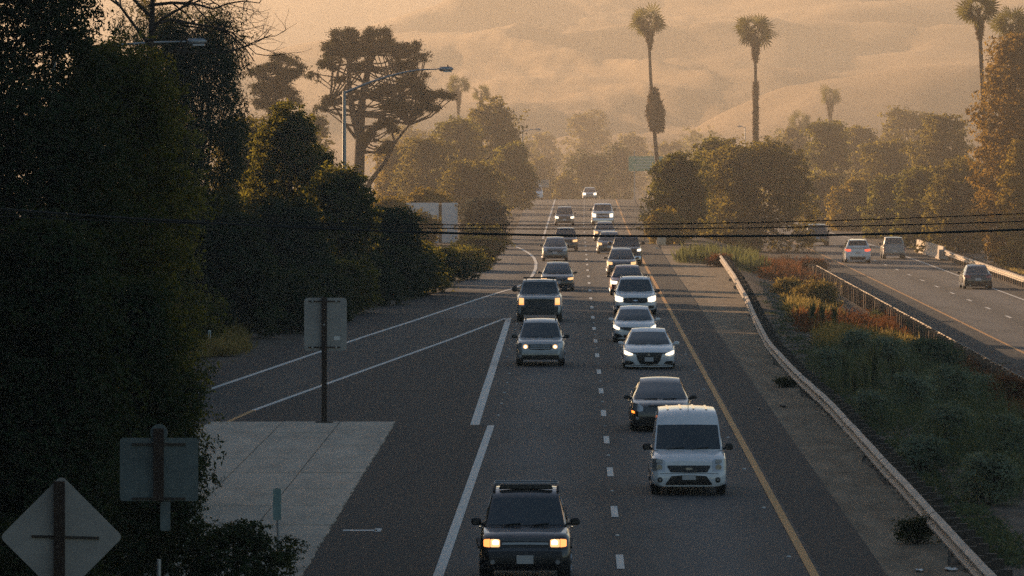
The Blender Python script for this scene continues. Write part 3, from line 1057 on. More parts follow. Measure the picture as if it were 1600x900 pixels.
# --- full-size pickup
def pickup(name, label, X, Y, paint_name, W, H, L, front=True, rev=False, drop=0, lights='lamp_amber', group=ON):
    w = W / 2
    zs = H * .67 if front else H * .60
    cab = [(1.45, zs, w * .86, .12, 0), (1.85, zs + (H - .07 - zs) * .5, w * .80, .09, .01), (2.15, H - .08, w * .74, .05, .02), (2.45, H - .01, w * .72, .02, .025), (3.3, H, w * .72, 0, .025), (3.75, H - .04, w * .71, 0, .02), (3.92, zs + .02, w * .84, 0, 0)]
    c = Car(name, label, 'pickup truck', X, Y, group, W, L, H, .32, zs - .14, zs, 1.45, cab, paint_name, zd=zs, rev=rev, drop=drop, wr=.40, wt=.27, axle=(.95, L - 1.15), plan=[(0, .82), (.04, .91), (.12, .955), (.28, .985), (.6, 1.0)])
    rows = []
    for i in (0, 1):
        for v in ((.08, .4, .7, 1.0) if i == 0 else (.3, .6, .94)):
            rows.append([c.ribpt(i, t, v, .007) for t in np.linspace(-.93, .93, 9)])
    MB().grid(rows, flip=True).build('windshield', M['glass'], c.root, smooth=60)
    c.sidewin(1.95, 2.75, slant0=.2)
    c.sidewin(2.85, 3.6)
    c.screen('rear_window', 5, .86, .06, .80)
    c.wheels(); c.wipers(); c.handles((2.7, 3.5), zs - .14)
    for sg in (-1, 1):
        MB().box((sg * w * .90, (4.0 + L) / 2 - .05, zs + .02), (.09, L - 4.1, .08)).build('bed_rail', M['black_plastic'], c.root)
    return c, zs
c, zs = pickup('pickup_truck', 'silver pickup truck with a black front, light bar and glowing amber-white lamps', -1.47, 250.5, 'silver', 2.02, 1.80, 5.7)
c.panel('grille', [(-.66, .66, 1.00), (0, .64, 1.02), (.66, .66, 1.00)], 'grille', .02, nv=4)
c.panel('front_bumper', [(-.97, .36, .72), (-.5, .33, .68), (0, .33, .66), (.5, .33, .68), (.97, .36, .72)], 'black_plastic', .05, nv=4)
c.panel('headlight', [(.69, .86, 1.06), (.82, .85, 1.07), (.90, .86, 1.07)], 'lamp_warm', .02, both=True)
c.panel('turn_signal', [(.69, .77, .855), (.90, .77, .855)], 'lamp_amber', .02, both=True)
MB().box((0, 2.45, 1.90), (1.45, .10, .06)).build('light_bar', M['black_plastic'], c.root, bevel=.01)
for x in (-.6, .6):
    MB().tube([(x, 2.45, 1.76), (x, 2.45, 1.89)], .02, 6).build('light_bar_bracket', M['black_plastic'], c.root)
c.mirrors(1.75, 1.42, (.25, .14, .26), M['black_plastic'])

# --- the rest of the queue, left lane
def lit(c, z0, z1, x0, x1, mat, sides=(1, -1)):
    for o, sg in zip(c.panel('headlight', [(x0, z0, z1 - .02), ((x0 + x1) / 2, z0 - .01, z1), (x1, z0 + .02, z1 + .01)], mat, .02, both=True), (1, -1)):
        pass
def face(c, gw, z0, z1, intake=True):
    c.panel('grille', [(-gw, z0 + .04, z1 - .02), (-gw * .8, z0, z1), (0, z0 - .01, z1), (gw * .8, z0, z1), (gw, z0 + .04, z1 - .02)], 'grille', .015)
    if intake:
        c.panel('lower_intake', [(-gw * 1.1, c.zb + .05, c.zb + .20), (0, c.zb + .04, c.zb + .2), (gw * 1.1, c.zb + .05, c.zb + .20)], 'grille', .015)
    c.plate(z0 - .05)

c = generic('dark_sedan', 'dark grey sedan right behind the silver pickup truck', -.81, 299.5, 'darkgrey', 'sedan', 1.78, 1.46, zh=.70)
face(c, .45, .52, .62); lit(c, .60, .72, .55, .84, 'lamp_warm')
c = generic('grey_hatchback', 'mid grey tall hatchback with dim headlights where the curved ramp line meets the lane', -1.16, 369, 'grey', 'hatch', 1.70, 1.52, L=4.2, zh=.80)
face(c, .45, .60, .70); lit(c, .66, .80, .52, .80, 'lens_clear')
c = generic('dark_suv', 'dark sport utility half hidden behind the mid grey hatchback', -.50, 399, 'brown', 'suv', 1.72, 1.62, L=4.5)
face(c, .45, .60, .76); lit(c, .68, .84, .50, .82, 'lamp_warm')
c = generic('dark_suv', 'dark sport utility alone in the left lane, last before the crest', -.74, 509, 'darkgrey', 'suv', 1.76, 1.68, L=4.6)
face(c, .45, .60, .76); lit(c, .66, .84, .54, .85, 'lamp_white')
# right lane
c = generic('red_sedan', 'dark red sedan tucked behind the large white sport utility', 2.80, 291, 'red', 'sedan', 1.82, 1.50, zh=.74)
face(c, .45, .54, .64); lit(c, .60, .76, .52, .86, 'lamp_white')
c = generic('grey_sedan', 'blue-grey sedan with both lamps lit behind the dark red one', 2.86, 333, 'blue', 'sedan', 1.76, 1.52, zh=.74)
face(c, .45, .52, .64); lit(c, .62, .78, .54, .84, 'lamp_warm')
c, zs = pickup('pickup_truck', 'black pickup truck with white lamps behind the blue-grey sedan', 3.38, 357, 'black', 1.95, 1.78, 5.6)
c.panel('grille', [(-.60, .70, .98), (0, .68, 1.0), (.60, .70, .98)], 'grille', .02)
c.panel('front_bumper', [(-.9, .38, .60), (0, .36, .60), (.9, .38, .60)], 'chrome', .05, nv=4)
lit(c, .90, 1.05, .66, .90, 'lamp_white')
c.mirrors(1.75, 1.38, (.22, .14, .22), M['black_plastic'])
c = generic('dark_hatchback', 'dark hatchback mostly hidden by the black pickup truck', 2.52, 391, 'darkgrey', 'hatch', 1.74, 1.50, L=4.3)
face(c, .4, .55, .66); lit(c, .62, .78, .52, .82, 'lamp_warm')
c = generic('pewter_sedan', 'pewter sedan with round glowing lamps in front of the big silver truck', 2.46, 437, 'grey', 'sedan', 1.74, 1.46, zh=.70)
face(c, .42, .50, .62); lit(c, .60, .76, .52, .84, 'lamp_warm')
c, zs = pickup('pickup_truck', 'big pale pickup truck with a chrome grille near the top of the right lane', 2.70, 512, 'white', 2.02, 1.92, 5.8)
c.panel('grille', [(-.58, .66, 1.02), (0, .64, 1.04), (.58, .66, 1.02)], 'grille', .02)
c.panel('grille_bar', [(-.6, .80, .87), (0, .80, .87), (.6, .80, .87)], 'chrome', .035)
c.panel('front_bumper', [(-.9, .36, .62), (0, .34, .62), (.9, .36, .62)], 'chrome', .05, nv=4)
lit(c, .74, 1.05, .62, .92, 'lamp_white')
c.mirrors(1.75, 1.42, (.24, .14, .24), M['black_plastic'])
c = generic('crest_sedan', 'small silver sedan with blazing headlights just coming over the crest', 2.15, 724, 'silver', 'sedan', 1.84, 1.50, zh=.72)
face(c, .42, .50, .62); lit(c, .56, .84, .50, .86, 'lamp_white')
c = generic('white_wagon', 'pale blue-white wagon on the side road beside the far trees', -4.55, 705, 'white', 'suv', 1.75, 1.75, L=4.6, group='cars near the crest')
face(c, .42, .6, .74); lit(c, .66, .80, .54, .84, 'lens_clear')

# --- opposite carriageway
c = generic('white_suv', 'white sport utility driving away with red tail lights glowing', 21.05, 420, 'white', 'suv', 1.98, 1.74, L=4.9, rev=True, drop=RIGHT_DROP, group=AWAY, rails=True, tail='tail_lit')
c = generic('dark_sedan', 'dark sedan driving away alone near the right white line', 24.95, 350, 'black', 'sedan', 1.84, 1.46, L=4.8, rev=True, drop=RIGHT_DROP, group=AWAY)
c, zs = pickup('pickup_truck', 'old grey pickup truck driving away beside the concrete barrier', 24.5, 433, 'pewter', 1.78, 1.66, 5.0, front=False, rev=True, drop=RIGHT_DROP, group=AWAY)
w = .89
c.panel('tailgate', [(-.72, .55, zs - .04), (0, .55, zs - .04), (.72, .55, zs - .04)], c.pm, .02, rear=True)
c.panel('tail_light', [(.75, .60, .88), (.86, .60, .88)], 'tail_red', .02, rear=True, both=True)
c.panel('rear_bumper', [(-.84, .38, .50), (0, .38, .50), (.84, .38, .50)], 'chrome', .08, rear=True)
c.plate(.62, rear=True)
c.mirrors(1.75, 1.10, (.18, .12, .16), M['black_plastic'])
for x in (-.22, .22):
    a, b = c.ribpt(5, x / .65, .08, .012), c.ribpt(5, x / .65, .78, .012)
    MB().tube([a, b], .012, 5).build('window_bar', M['black_plastic'], c.root)
c, zs = pickup('pickup_truck', 'dark pickup truck driving away, half behind the round median trees', 20.85, 484, 'brown', 1.98, 1.82, 5.6, front=False, rev=True, drop=RIGHT_DROP, group=AWAY)
c.panel('tailgate', [(-.78, .60, zs - .04), (0, .60, zs - .04), (.78, .60, zs - .04)], c.pm, .02, rear=True)
c.panel('tail_light', [(.82, .66, .95), (.94, .66, .95)], 'tail_red', .02, rear=True, both=True)
c.panel('rear_bumper', [(-.92, .40, .55), (0, .40, .55), (.92, .40, .55)], 'chrome', .08, rear=True)
c.plate(.68, rear=True)
c.mirrors(1.75, 1.20, (.22, .14, .22), M['black_plastic'])

# ------------------------------------------------------------------ roadside hardware
def rail_x(y):
    return float(np.interp(y, [85, 98, 162, 185, 209, 235, 262, 303, 359], [7.32, 7.29, 7.36, 7.2, 7.22, 7.62, 8.1, 8.7, 9.3]))

def wbeam(length=3.81, lap=.10):
    prof = [(.0, .0), (-.085, .03), (-.125, .06), (-.125, .10), (-.015, .16), (-.015, .22), (-.125, .28), (-.125, .32), (-.085, .35), (.0, .38)]
    mb = MB()
    mb.grid([[(x, y, z) for x, z in prof] for y in (0, length + lap)])
    mb.grid([[(x + .006, y, z) for x, z in prof] for y in (0, length + lap)], flip=True)
    for yb in (.05, length / 2):
        for z in (.08, .30):
            mb.box((-.133, yb, z), (.02, .05, .05))
    return mb.mesh('rail_panel', M['rail'])
rail_me = wbeam()

def guardrail(name, label, xf, y0, y1, zf, side, post_mat, pale=None, step=1.905, postlen=.78, group=None):
    """side=+1: posts stand on the +x side of the beam."""
    root = thing(name, label, 'guardrail', (xf(y0), y0, zf(y0)), 0, group)
    pm = MB().box((side * .30, 0, (postlen - .35) / 2), (.20, .15, postlen + .35)).mesh('post', post_mat)
    bm_ = MB().box((side * .105, 0, .565), (.19, .15, .36)).mesh('block', post_mat)
    y = y0
    rr = random.Random(5)
    while y < y1 - 1:
        yn = min(y + 3.81, y1)
        p = link('rail_panel', rail_me, root, (xf(y) - xf(y0) + rr.uniform(-.006, .006), y - y0, zf(y) - zf(y0) + .39 + rr.uniform(-.006, .006)))
        dx, dz = xf(yn) - xf(y), zf(yn) - zf(y)
        p.rotation_euler = (math.atan2(dz, yn - y) + rr.uniform(-.002, .002), rr.uniform(-.012, .012), -math.atan2(dx, yn - y))
        if side < 0:
            p.scale = (-1, 1, 1)
        y = yn
    y = y0 + .05
    while y < y1:
        for nm, me in (('post', pm), ('block', bm_)):
            o = link(nm, me, root, (xf(y) - xf(y0), y - y0, zf(y) - zf(y0)))
            o.rotation_euler = (0, rr.uniform(-.03, .03), rr.uniform(-.06, .06))
            o.location.z += rr.uniform(-.025, .025)
        y += step
    return root
gl = guardrail('guardrail', 'weathered steel guardrail on timber posts along the dirt strip, flaring away at its far end', rail_x, 88, 359, lambda y: float(zground(rail_x(y), y)) - .05, 1, M['wood'])
MB().box((.02, 0, .58), (.10, .9, .34)).build('end_piece', M['rail'], gl).location = (rail_x(359) - rail_x(88), 359.6 - 88, 0)
xr2 = lambda y: 16.35 + bendr(y)
guardrail('guardrail', 'guardrail seen from behind with pale timber posts at the edge of the opposite road', xr2, 196, 392, lambda y: -RIGHT_DROP - .02, -1, M['wood_pale'], postlen=.80)
xr3 = lambda y: float(np.interp(y, [330, 420, 434], [27.85, 28.1, 28.3]))
guardrail('guardrail', 'sunlit guardrail beyond the far white line, running up to the concrete barrier', xr3, 330, 432, lambda y: -RIGHT_DROP - .02, 1, M['wood_pale'])

b = thing('concrete_barrier', 'pale concrete barrier beside the old grey pickup truck', 'barrier', (28.35, 434, -RIGHT_DROP - .05))
prof = [(-.30, 0), (-.30, .08), (-.14, .33), (-.08, .98), (.08, .98), (.14, .33), (.30, .08), (.30, 0)]
for i in range(5):
    y0, y1 = i * 6.1 + .03, i * 6.1 + 6.07
    mb = MB()
    mb.grid([[(x - .12 * i * .3 - .0 , y0, z) for x, z in prof], [(x - .12 * (i + 1) * .3, y1, z) for x, z in prof]])
    for yy, fl in ((y0, False), (y1, True)):
        k_ = i if yy == y0 else i + 1
        f = tuple(range(8))
        mb.add([(x - .12 * k_ * .3, yy, z) for x, z in prof], [f if fl else f[::-1]])
    mb.build('barrier_block', M['barrier'], b)
cr = thing('crash_cushion', 'sunlit box-shaped end marker where the concrete barrier meets the guardrail', 'crash cushion', (28.05, 431.5, -RIGHT_DROP - .03))
MB().box((0, 0, .45), (.55, .9, .70), taper=.9).build('nose_box', M['barrier'], cr, bevel=.03)
MB().box((0, 0, .05), (.40, .6, .12)).build('base', M['wood'], cr)

def rounded_plate(w, h, r, t=.006, n=5):
    pts = []
    for cx, cz, a0 in ((w / 2 - r, h / 2 - r, 0), (-w / 2 + r, h / 2 - r, 90), (-w / 2 + r, -h / 2 + r, 180), (w / 2 - r, -h / 2 + r, 270)):
        for q in range(n + 1):
            a = R(a0 + 90 * q / n)
            pts.append((cx + r * math.cos(a), cz + r * math.sin(a)))
    m_ = len(pts)
    mb = MB()
    mb.add([(x, -t / 2, z) for x, z in pts] + [(x, t / 2, z) for x, z in pts], [tuple(range(m_)), tuple(range(2 * m_ - 1, m_ - 1, -1))] + [(i, m_ + i, m_ + (i + 1) % m_, (i + 1) % m_) for i in range(m_)])
    return mb

# sign seen from behind, standing on the concrete apron
t = thing('road_sign', 'tall rectangular sign seen from behind on one timber post at the concrete apron', 'sign', (-7.13, 163.2, .03))
MB().box((0, 0, 1.8), (.15, .14, 3.6)).build('post', M['post_brown'], t)
pl = rounded_plate(1.22, 1.52, .10).build('sign_plate', M['sign_back'], t)
pl.location = (.03, .11, 2.82)
for z in (2.16, 3.48):
    MB().box((.0, .085, z), (.92, .035, .035)).build('brace', M['post_brown'], t)
MB().box((0, 0, .01), (.5, .25, .05)).build('footing', M['wood'], t)
for z in (2.16, 2.82, 3.48):
    for x in (-.34, .34) if z != 2.82 else (0,):
        MB().disc((x, .06 if z != 2.82 else -.075, z), (0, 1, 0), .03, 8, .03).build('bolt', M['galv'], t)
MB().box((.36, .100, 2.42), (.17, .008, .11)).build('inventory_sticker', M['legend_white'], t)

zg = lambda x, y: float(zground(x, y)) - .05
# diamond sign, nearest on the left
zb_ = zg(-7.2, 80)
t = thing('warning_sign', 'large diamond sign seen from behind with a cross brace, among the dark bushes', 'sign', (-7.2, 80, zb_))
MB().box((-.02, 0, (3.45 - zb_) / 2 - .1), (.15, .12, 3.45 - zb_ + .2)).build('post', M['post_brown'], t)
pl = rounded_plate(1.23, 1.23, .08).build('sign_plate', M['sign_back'], t)
pl.location = (0, .09, 2.66 - zb_)
pl.rotation_euler = (0, R(45), 0)
MB().box((0, .07, 2.66 - zb_), (.95, .03, .035)).build('brace', M['wood'], t).rotation_euler = (0, R(1.5), 0)
for x in (-.2, .25):
    MB().disc((x, .08, 2.66 - zb_ + .0), (0, 1, 0), .025, 8, .03).build('bolt', M['galv'], t)
# square sign beyond it
zb_ = zg(-6.55, 90)
t = thing('road_sign', 'dull horizontal sign seen from behind with a smaller plate below it, half in the bushes', 'sign', (-6.55, 90, zb_))
MB().tube([(0, 0, -.2), (0, 0, 1.6 - zb_)], .035, 8).build('post', M['galv'], t)
MB().box((0, -.03, 3.1 - zb_), (.16, .1, 1.15)).build('post_sleeve', M['post_brown'], t)
rounded_plate(1.24, 1.0, .05).build('sign_plate', M['sign_back_dark'], t).location = (0, .07, 3.02 - zb_)
rounded_plate(.16, .46, .03).build('lower_plate', M['sign_back_dark'], t).location = (.10, .06, 2.28 - zb_)
MB().disc((0, .05, 3.60 - zb_), (0, 1, 0), .14, 16, .02).build('top_disc', M['sign_back_dark'], t)
for z in (3.42, 2.56):
    MB().box((0, .045, z - zb_), (.85, .03, .035)).build('brace', M['wood'], t)
# thin marker in front
t = thing('object_marker', 'narrow grey-green marker plate on a thin post at the corner of the apron', 'marker', (-5.83, 112.2, .0))
MB().tube([(.03, 0, -.1), (0, 0, 1.35)], .03, 7).build('post', M['galv'], t)
rounded_plate(.16, .62, .03).build('marker_plate', M['marker'], t).location = (0, -.04, 1.02)
t = thing('delineator', 'short white delineator post in the sunlit dry grass beside the ramp', 'marker', (-14.05, 220, zg(-14.05, 220)))
MB().box((0, 0, .40), (.11, .03, .86)).build('post', M['legend_white'], t)
MB().box((0, -.02, .72), (.08, .012, .14)).build('reflector', M['marker'], t)
for i, (x, y) in enumerate(((-5.55, 452), (-5.6, 456))):
    t = thing('delineator', ['white roadside post nearer of the pair left of the lanes by the grey shrub', 'white roadside post farther of the pair left of the lanes by the grey shrub'][i], 'marker', (x, y, zg(x, y)), group='posts left of the lanes')
    MB().box((0, 0, .5), (.12, .03, 1.1)).build('post', M['legend_white'], t)
    MB().box((0, -.02, .9), (.08, .012, .14)).build('reflector', M['marker'], t)

# street lamps
def street_lamp(x, y, h, arm, rise, label, sg=1, group='street lamps'):
    z0 = zg(x, y) if y < 690 else float(dip(y))
    t = thing('street_lamp', label, 'street lamp', (x, y, z0), 0, group)
    MB().tube([(0, 0, -.2), (0, 0, h * .5), (0, 0, h)], [.13, .11, .085], 10).build('pole', M['galv'], t, smooth=60)
    MB().box((0, 0, .25), (.42, .42, .5)).build('base', M['galv'], t, bevel=.03)
    pts = [(0, 0, h - .12)]
    for q in range(1, 9):
        u = q / 8
        pts.append((sg * arm * .78 * u, 0, h - .12 + rise * (1 - (1 - u) ** 1.6)))
    MB().tube(pts, list(np.linspace(.07, .04, 9)), 8).build('arm', M['galv'], t, smooth=60)
    zt = pts[-1][2]
    MB().tube([pts[-1], (sg * arm, 0, zt + .03)], [.035, .03], 7).build('arm_tip', M['galv'], t, smooth=60)
    hb = MB().tube([(sg * (arm - .55), 0, zt + .0), (sg * (arm - .45), 0, zt + .02), (sg * arm, 0, zt + .02), (sg * (arm + .2), 0, zt + .03)], [.08, .13, .14, .06], 10)
    hd = hb.build('lamp_head', M['galv'], t, smooth=50)
    MB().box((sg * (arm - .1), 0, zt - .11), (.45, .2, .06)).build('lens', M['lamp_lens'], hd)
    MB().tube([(sg * (arm - .1), 0, zt + .14), (sg * (arm - .1), 0, zt + .24)], .05, 7).build('photocell', M['black_plastic'], hd)
    return t
street_lamp(-12.05, 300, 10.55, 5.55, 1.25, 'tall grey street lamp reaching over the ramp in front of the umbrella-shaped pine')
street_lamp(-19.7, 216, 11.4, 5.6, .45, 'street lamp whose head pokes out of the drooping dark gum tree')
street_lamp(-6.6, 745, 9.2, 2.2, .25, 'far small street lamp with its sunlit head at the left edge of the crest')
street_lamp(27.4, 905, 16.4, 1.0, .2, 'faint hazy light pole right of the straight palm', -1)

# signs far away
t = thing('guide_sign', 'teal-green guide sign with faint white lines behind the median trees', 'sign', (9.75, 760, float(dip(760))))
for x in (-1.5, 1.5):
    MB().box((x, .1, 3.2), (.14, .14, 7.6)).build('post', M['galv'], t)
fc = rounded_plate(4.6, 2.0, .15, .04).build('sign_face', M['sign_green'], t)
fc.location = (.0, 0, 5.2); fc.rotation_euler = (0, 0, 0)
for z, w_ in ((5.85, 3.2), (5.45, 2.4), (5.05, 3.4), (4.65, 2.6)):
    MB().box((0, -.03, z), (w_, .02, .07)).build('legend_line', M['legend_white'], t)
t = thing('road_sign', 'small grey sign board on two posts beside the far wagon', 'sign', (-4.0, 735, float(dip(735))))
for x in (-.95, 1.1):
    MB().box((x, 0, 1.4), (.12, .12, 3.2)).build('post', M['wood_pale'], t)
rounded_plate(1.8, 1.0, .08, .04).build('sign_plate', M['sign_back'], t).location = (.05, -.1, 2.1)

# shed
t = thing('shed', 'flat-roofed white shed almost hidden by bushes left of the highway', 'shed', (-10.9, 432, 0), 0)
MB().box((-.66, 1.6, 1.35), (2.66, .18, 3.3)).build('wall', M['wall_white'], t)
MB().box((1.52, 1.5, 1.25), (1.2, .2, 3.5)).build('wall', M['wall_white'], t)
MB().box((.0, 3.2, 1.35), (3.9, 2.8, 2.9)).build('store_room', M['wall_dark'], t)
MB().box((.05, 3.2, 2.85), (4.0, 3.0, .10)).build('roof', M['wall_dark'], t)
MB().box((.80, 1.62, 1.4), (.22, .12, 3.0)).build('door_post', M['wall_dark'], t)

# overhead cables
def cable(label, pts, r):
    """pts: surveyed photo points at the distance of the crossing."""
    Y = 72.0
    xs = np.array([(p[0] - 895) * Y / F for p in pts]); zs = np.array([HC - (p[1] - 207) * Y / F for p in pts])
    cf = np.polyfit(xs, zs, 2)
    X = np.linspace(-26, 26, 60)
    mb = MB().tube([(x, Y + x * .0, np.polyval(cf, x)) for x in X], r, 6)
    tag(mb.build('overhead_cable', M['cable'], None, smooth=60), label, 'cable', 'overhead cables')
cable('thick lower black cable sagging across the whole road', [(60, 334), (412, 347), (800, 367), (1000, 372), (1200, 370), (1600, 357)], .016)
cable('thin middle black cable of the three across the road', [(60, 342), (600, 352), (780, 357), (1080, 360), (1240, 357), (1600, 344)], .0075)
cable('thin topmost black cable of the three across the road', [(60, 337), (600, 347), (780, 351), (1080, 352), (1240, 348), (1600, 332)], .0065)

# pale boulder at the edge of the shoulder
def rock(label, x, y, s, seed):
    bm = bmesh.new()
    bmesh.ops.create_icosphere(bm, subdivisions=3, radius=1)
    rr = np.random.RandomState(seed)
    ph = rr.rand(9) * 6
    for v in bm.verts:
        p = v.co
        d = 1 + .22 * math.sin(p.x * 3 + ph[0]) * math.cos(p.z * 2.5 + ph[1]) + .15 * math.sin(p.y * 5 + ph[2]) + .08 * math.sin(p.x * 9 + p.z * 7 + ph[3])
        v.co = Vector((p.x * s[0], p.y * s[1], p.z * s[2])) * d
    me = bpy.data.meshes.new('boulder')
    bm.to_mesh(me); bm.free()
    me.materials.append(M['rock'])
    o = link('boulder', me, None, (x, y, zg(x, y) + s[2] * .35))
    tag(o, label, 'rock', 'pale rocks by the shoulder')
    return o
rock('big sunlit pale boulder leaning at the shoulder in front of the median trees', 6.6, 424, (.36, .4, .52), 2)
rock('small pale stone just left of the sunlit boulder', 6.0, 409, (.16, .2, .12), 3)
rock('flat pale stone on the dirt between boulder and green weeds', 7.6, 385, (.25, .3, .10), 5)
rock('tiny pale stone on the dirt strip below the guardrail', 7.0, 268, (.10, .1, .09), 7)

# ------------------------------------------------------------------ vegetation
def L(name, dark, light, tr=.35, tcol=None):
    M[name] = leafmat(name, dark, light, tr, tcol)
L('leaf_dark', (.012, .022, .013), (.040, .062, .032), .30, (.14, .15, .03))
L('leaf_olive', (.022, .030, .013), (.065, .072, .028), .38, (.42, .34, .06))
L('leaf_green', (.016, .028, .012), (.055, .072, .026), .40, (.40, .36, .06))
L('leaf_yellow', (.07, .06, .015), (.20, .15, .03), .42, (.50, .36, .05))
L('leaf_grey', (.050, .055, .045), (.11, .115, .09), .25)
L('leaf_orange', (.042, .030, .011), (.140, .085, .024), .42, (.50, .32, .06))
L('needle', (.016, .022, .012), (.042, .048, .022), .18, (.14, .12, .03))
L('palm_leaf', (.022, .032, .014), (.065, .082, .03), .30, (.30, .27, .06))
L('weed_green', (.045, .060, .036), (.11, .13, .08), .30, (.28, .30, .10))
L('weed_dark', (.038, .066, .040), (.125, .175, .110), .35, (.18, .19, .06))
L('weed_red', (.075, .034, .018), (.20, .095, .042), .35, (.36, .16, .06))
L('weed_gold', (.13, .10, .035), (.30, .235, .085), .40, (.50, .38, .12))

def unit(v):
    return v / np.maximum(1e-9, np.linalg.norm(v, axis=-1, keepdims=True))

def leaves(rs, pos, out, size, aspect=.5, droop=0.0, spread=.55):
    """Pointed leaf quads at pos, facing roughly outward."""
    n = len(pos)
    nrm = unit(out + spread * rs.normal(size=(n, 3)))
    d = rs.normal(size=(n, 3))
    d[:, 2] -= droop * 2.5
    d = d - (d * nrm).sum(1, keepdims=True) * nrm * (0 if droop > .5 else 1)
    d = unit(d)
    s = np.cross(d, nrm)
    s = unit(s)
    sz = size * rs.uniform(.6, 1.35, (n, 1))
    a = pos - d * sz * .5
    c = pos + d * sz * .5
    b1 = pos + s * sz * aspect * .5 - nrm * sz * .06
    b2 = pos - s * sz * aspect * .5 - nrm * sz * .06
    return np.stack([a, b1, c, b2], 1).reshape(-1, 3)

def crown_mesh(name, clumps, n, size, mat, seed, aspect=.5, droop=0.0, shell=.55, cut=None, spray=1.0):
    """clumps: (k, 6) centre and radii; about n leaves spread over them by area."""
    rs = np.random.RandomState(seed)
    cl = np.asarray(clumps, float)
    area = (cl[:, 3] * cl[:, 4] + cl[:, 3] * cl[:, 5] + cl[:, 4] * cl[:, 5])
    q = 11
    cnt = np.maximum(3, (n / q * area / area.sum()).astype(int))
    idx = np.repeat(np.arange(len(cl)), cnt)
    m = len(idx)
    u = unit(rs.normal(size=(m, 3)))
    lump = 1 + .26 * np.sin(u[:, 0] * 5 + idx) * np.sin(u[:, 1] * 5 + 2 * idx) + .22 * np.sin(u[:, 2] * 7 + idx * 3)
    rad = (shell + (1.04 - shell) * rs.rand(m) ** .55) * lump
    # ragged fringe: a few twigs reach out
    rad *= np.where(rs.rand(m) < .14, rs.uniform(1.05, 1.42, m), 1)
    pos = cl[idx, :3] + u * rad[:, None] * cl[idx, 3:]
    sub = np.repeat(np.arange(m), q)
    sg = spray * size * rs.uniform(.7, 1.5, m)[sub]
    offs = rs.normal(size=(m * q, 3)) * np.array([.8, .8, .5 + droop]) * sg[:, None]
    t = np.clip(.30 * rs.rand(m * q) + .45 * rs.rand(m)[sub] + .25 * rs.rand(len(cl))[idx][sub], 0, 1)
    out = u[sub] * .95 + .45 * unit(offs) + np.array([0, 0, .35])
    pos = pos[sub] + offs
    if cut is not None:
        k = pos[:, 2] > cut
        pos, out, t = pos[k], out[k], t[k]
    return quads_mesh(name, leaves(rs, pos, out, size, aspect, droop), M[mat], t)

def dome_clumps(rs, w, d, h, z0, k, cr, prof='dome', flat=.8):
    """k clumps filling a crown of width w, depth d from z0 to h."""
    out = []
    for i in range(k):
        f = ((i + .5) / k) ** .85
        z = z0 + (h - z0) * f
        if prof == 'dome':
            r = math.sqrt(max(.02, 1 - (max(0, f - .25) / .76) ** 2)) * (0.86 + .14 * min(1, f * 6))
        elif prof == 'ogive':
            r = max(.12, 1 - f ** 1.7 * .98)
        elif prof == 'cone':
            r = max(.10, 1 - f * .95)
        elif prof == 'column':
            r = .9 * math.sqrt(max(.05, 1 - (max(0, f - .75) / .27) ** 2)) if f > .75 else .75 + .25 * math.sin(f * 4)
        elif prof == 'spread':
            r = .45 + .55 * math.sin(math.pi * min(1, f * .85 + .1))
        else:
            r = 1
        a = i * 2.39996 + rs.uniform(-.5, .5)
        rr = r * (.35 + .65 * rs.rand() ** .4)
        c = cr * rs.uniform(.45, 1.45) * (.65 + .35 * r)
        c = min(c, w * .3)
        j = rs.uniform(.88, 1.10)
        c2 = c * rs.uniform(.75, 1.3)
        out.append((math.cos(a) * rr * j * (w / 2 - c * .6), math.sin(a) * rr * (d / 2 - c * .75), min(z, h * rs.uniform(.90, 1.0) - c * flat * .8), c2, c, c * flat * rs.uniform(.7, 1.15)))
    return np.array(out)

def trunk_mesh(h, r, mat, rs, limbs=(), lean=(0, 0), fork=.35, name='trunk'):
    mb = MB()
    pts = [(lean[0] * t + .03 * h * math.sin(t * 5) * .3, lean[1] * t, -.3 + (h + .3) * t) for t in np.linspace(0, 1, 7)]
    mb.tube(pts, [r * (1.25 - .8 * t) if t > 0 else r * 1.5 for t in np.linspace(0, 1, 7)], 9)
    for c in limbs:
        t0 = fork + (1 - fork) * .8 * rs.rand()
        b = Vector(pts[int(t0 * 6)])
        e = Vector(c[:3])
        mid = (b + e) / 2 + Vector((rs.uniform(-.2, .2), rs.uniform(-.2, .2), -.05)) * (e - b).length * .4
        rb = r * (1.2 - .85 * t0) * .6
        mb.tube([b, b.lerp(mid, .5), mid, mid.lerp(e, .6), e], [rb, rb * .8, rb * .6, rb * .4, rb * .18], 6)
    return mb.mesh(name, M[mat], 60)

